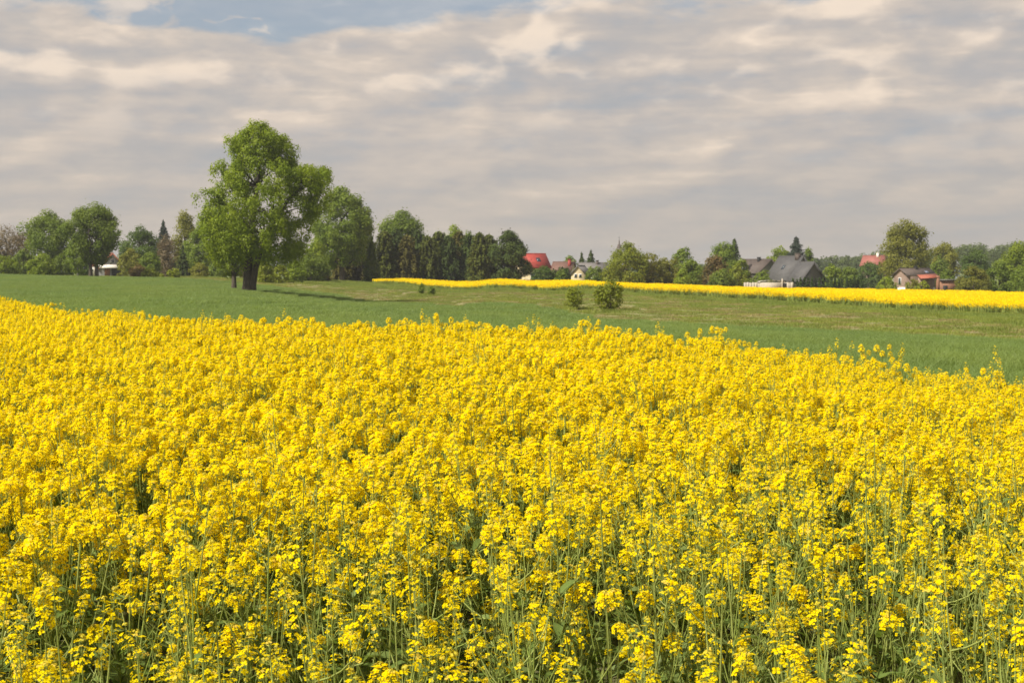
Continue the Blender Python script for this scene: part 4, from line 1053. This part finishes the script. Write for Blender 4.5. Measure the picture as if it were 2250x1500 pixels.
# village greenery
VG = 'village trees and shrubs'
V = [
    ('bush', 'clipped looking green hedge below the red roof', 1162, 1222, 583, 292, 'bush', 'dark'), ('bush', 'dark green hedge left of the cream gable', 1206, 1262, 586, 296, 'bush', 'thuja'),
    ('bush', 'pale green bush in front of the hedge by the cream gable', 1218, 1250, 590, 288, 'bush', 'mid'), ('bush', 'round green bush right of the cream gable', 1284, 1330, 578, 288, 'bush', 'mid'),
    ('broadleaf_tree', 'small round tree top above the brown roof', 1234, 1268, 561, 345, 'round', 'mid'), 
    ('broadleaf_tree', 'pale green feathery willow behind the largest meadow shrub', 1322, 1428, 528, 284, 'bush', 'lime'),
    ('bush', 'olive bush right of the feathery willow', 1396, 1462, 550, 286, 'bush', 'olive'), ('bush', 'broad olive brown bush second right of the willow', 1440, 1500, 553, 290, 'bush', 'olive'),
    ('broadleaf_tree', 'pale round tree top behind the olive bushes', 1476, 1528, 541, 325, 'round', 'mid'), ('bush', 'bright green bush before the pale round tree', 1486, 1546, 566, 284, 'bush', 'mid'),
    ('bush', 'low fresh green bush at the yellow field edge', 1480, 1516, 588, 278, 'bush', 'fresh'),
    ('bush', 'rust coloured shrub left of the brown roofed house', 1536, 1604, 561, 296, 'bush', 'rust'), ('bush', 'green bush under the rust coloured shrub', 1556, 1616, 588, 282, 'bush', 'mid'),
    ('broadleaf_tree', 'broad grey green tree left of the pointed spruce', 1562, 1620, 528, 330, 'round', 'mid'), ('bush', 'green bush left of the solar panel', 1602, 1650, 566, 300, 'bush', 'fresh'),
    ('bush', 'lime green bush before the solar panel house', 1596, 1644, 580, 290, 'bush', 'lime'), ('bush', 'dark green bush before the brown roofed gable', 1650, 1698, 590, 296, 'bush', 'mid'),
    ('bush', 'small reddish shrub above the pale fence', 1636, 1656, 598, 301, 'bush', 'rust'),
    ('broadleaf_tree', 'round bright tree behind the two dark roofs', 1684, 1742, 537, 365, 'round', 'fresh'), ('broadleaf_tree', 'small light tree right of the shaggy spruce', 1762, 1788, 546, 380, 'round', 'mid'),
    ('bush', 'green bush right of the dark grey gable', 1800, 1852, 580, 330, 'bush', 'fresh'), ('bush', 'leafy bush before the distant wood near the faded red roof', 1838, 1890, 584, 345, 'bush', 'mid'),
    ('bush', 'dark bush under the faded red roof', 1880, 1944, 572, 405, 'bush', 'dark'),
    ('broadleaf_tree', 'large olive poplar, tallest tree of the right village', 1930, 2048, 477, 335, 'oval', 'olive'),
    ('bush', 'bright green bush left of the pinkish gable', 1926, 1970, 606, 276, 'bush', 'fresh'), ('bush', 'low bush in front of the long low house', 1986, 2024, 612, 274, 'bush', 'olive'),
    ('bush', 'pale bush before the orange lean-to', 2010, 2046, 616, 272, 'bush', 'lime'),
    ('broadleaf_tree', 'olive tree right of the poplar', 2044, 2104, 525, 375, 'round', 'olive'), ('broadleaf_tree', 'green tree between the pale roofs', 2040, 2086, 560, 360, 'bush', 'mid'),
    ('bush', 'green bush above the brick shed', 2060, 2100, 592, 310, 'bush', 'mid'), 
    ('bush', 'wide brownish olive bush right of the brick shed', 2098, 2176, 584, 272, 'bush', 'olive'), ('broadleaf_tree', 'dark tree left of the bright green right edge trees', 2110, 2170, 545, 360, 'round', 'dark'),
    ('broadleaf_tree', 'bright green tree at the right picture edge', 2190, 2290, 528, 292, 'dome', 'fresh'), ('bush', 'big green bush near the right picture edge', 2164, 2226, 572, 276, 'bush', 'mid'),
    ('bush', 'rounded green bush at the right picture edge before the bright tree', 2216, 2284, 584, 266, 'bush', 'mid'),
]
for i, (nm, lab, a, b, yt, d, kd, lf) in enumerate(V):
    broadleaf(nm, lab, a, b, yt, d, kd, lf, 200 + i, group=VG, cat='tree' if nm == 'broadleaf_tree' else 'bush',
              density=.95 if 'poplar' in lab or 'willow' in lab else 1.0, lumps=.2)
for i, (lab, a, b, yt, d, lf) in enumerate((('small spruce left one of the pair above the grey roof', 1262, 1294, 554, 350, 'spruce'), ('larger spruce of the pair above the grey roof', 1272, 1324, 550, 352, 'spruce'),
                                            ('pointed dark spruce right of the grey green tree', 1580, 1646, 523, 340, 'spruce'), ('shaggy tall spruce behind the anthracite roof', 1702, 1794, 519, 352, 'blue'),
                                            ('dark small conifer under the faded red roof by the poplar', 1918, 1944, 576, 380, 'spruce'))):
    conifer('spruce_tree', lab, a, b, yt, d, lf, 300 + i, dens=.85, group=VG, taper=.62, ragged=.35)
# clipped thujas, one by one
ordn = ['first', 'second', 'third', 'fourth', 'fifth', 'sixth', 'seventh', 'eighth', 'ninth', 'tenth', 'eleventh', 'twelfth', 'thirteenth', 'fourteenth', 'fifteenth', 'sixteenth', 'seventeenth', 'eighteenth', 'nineteenth']
tr_ = np.random.default_rng(8)
for i in range(19):
    xx = 1742 + i * 8.4 + tr_.uniform(-1, 1)
    if i == 13: xx -= 2
    conifer('thuja', 'dark conical thuja, %s from the left in the row before the dark gable' % ordn[i], xx - 6.5, xx + 6.5, 611 + tr_.uniform(-3, 4) - (3 if i in (0, 16) else 0), 298 + tr_.uniform(-1, 1), 'thuja', 330 + i,
            dens=1.1, taper=.55, group='thujas in the clipped row', cat='thuja')

# ------------------------------------------------------------------ distant wood, read as one mass
q = np.random.default_rng(501); B = Buf()
def wood(xa, xb, n, d0, d1, ytop, lm):
    for i in range(n):
        x = q.uniform(xa, xb); d = q.uniform(d0, d1); X, Y = U(x) * d, d; z0 = gz(X, Y)
        yt = np.interp(x, [p[0] for p in ytop], [p[1] for p in ytop]) + q.uniform(-3, 9)
        H = height_at(yt, d) - z0; W = q.uniform(.28, .42) * H
        nc = 16; ph = q.uniform(0, 6.28, nc); tt = q.uniform(.2, .95, nc); rr2 = W * np.sin(np.clip(tt, 0, 1) * 2.6 + .3) * np.sqrt(q.uniform(.1, 1, nc)) * .8
        C = np.stack([rr2 * np.cos(ph), rr2 * np.sin(ph), tt * H * .93], 1)
        m = nc * 26; own = np.repeat(np.arange(nc), 26); v = q.normal(size=(m, 3)); v /= np.linalg.norm(v, axis=1, keepdims=True)
        P = C[own] + v * W * .34 * q.uniform(.3, 1, m)[:, None] ** .5
        tint = np.clip(q.uniform(0, 1) * .5 + q.uniform(0, .3, nc)[own] + q.uniform(0, .15, m), 0, .9)
        leaves(B, P + np.array([X, Y, z0]), v + np.array([0, 0, .4]) + q.normal(0, .3, (m, 3)), lm * q.uniform(.6, 1.3, m), q, 0, tint, 1.4)
wood(1770, 2330, 150, 640, 820, [(1770, 562), (1860, 560), (1930, 548), (2050, 545), (2130, 533), (2200, 528), (2260, 522), (2330, 518)], .75)
wood(1180, 1800, 90, 620, 760, [(1180, 584), (1300, 580), (1450, 574), (1560, 572), (1700, 572), (1800, 566)], .75)
wood(-60, 760, 150, 360, 470, [(-60, 560), (100, 556), (220, 566), (300, 560), (430, 556), (600, 560), (760, 556)], .5)
o = B.obj('distant_wood', LV['far']); tag(o, 'distant mixed wood along the horizon behind the village', None, None, 'stuff')

# ------------------------------------------------------------------ the air
B = Buf(); box(B, -5100, 5100, -5100, 5100, HAZE_Z0, 26.0)
hm, t = mat('thin haze')
vol = t.n('ShaderNodeVolumePrincipled', {'Color': (0.86, 0.88, 0.90, 1), 'Density': 0.00020, 'Anisotropy': 0.3})
t.n('ShaderNodeOutputMaterial', {1: vol.outputs[0]})
tag(B.obj('haze', hm), 'thin pale haze over fields and village', None, None, 'stuff')
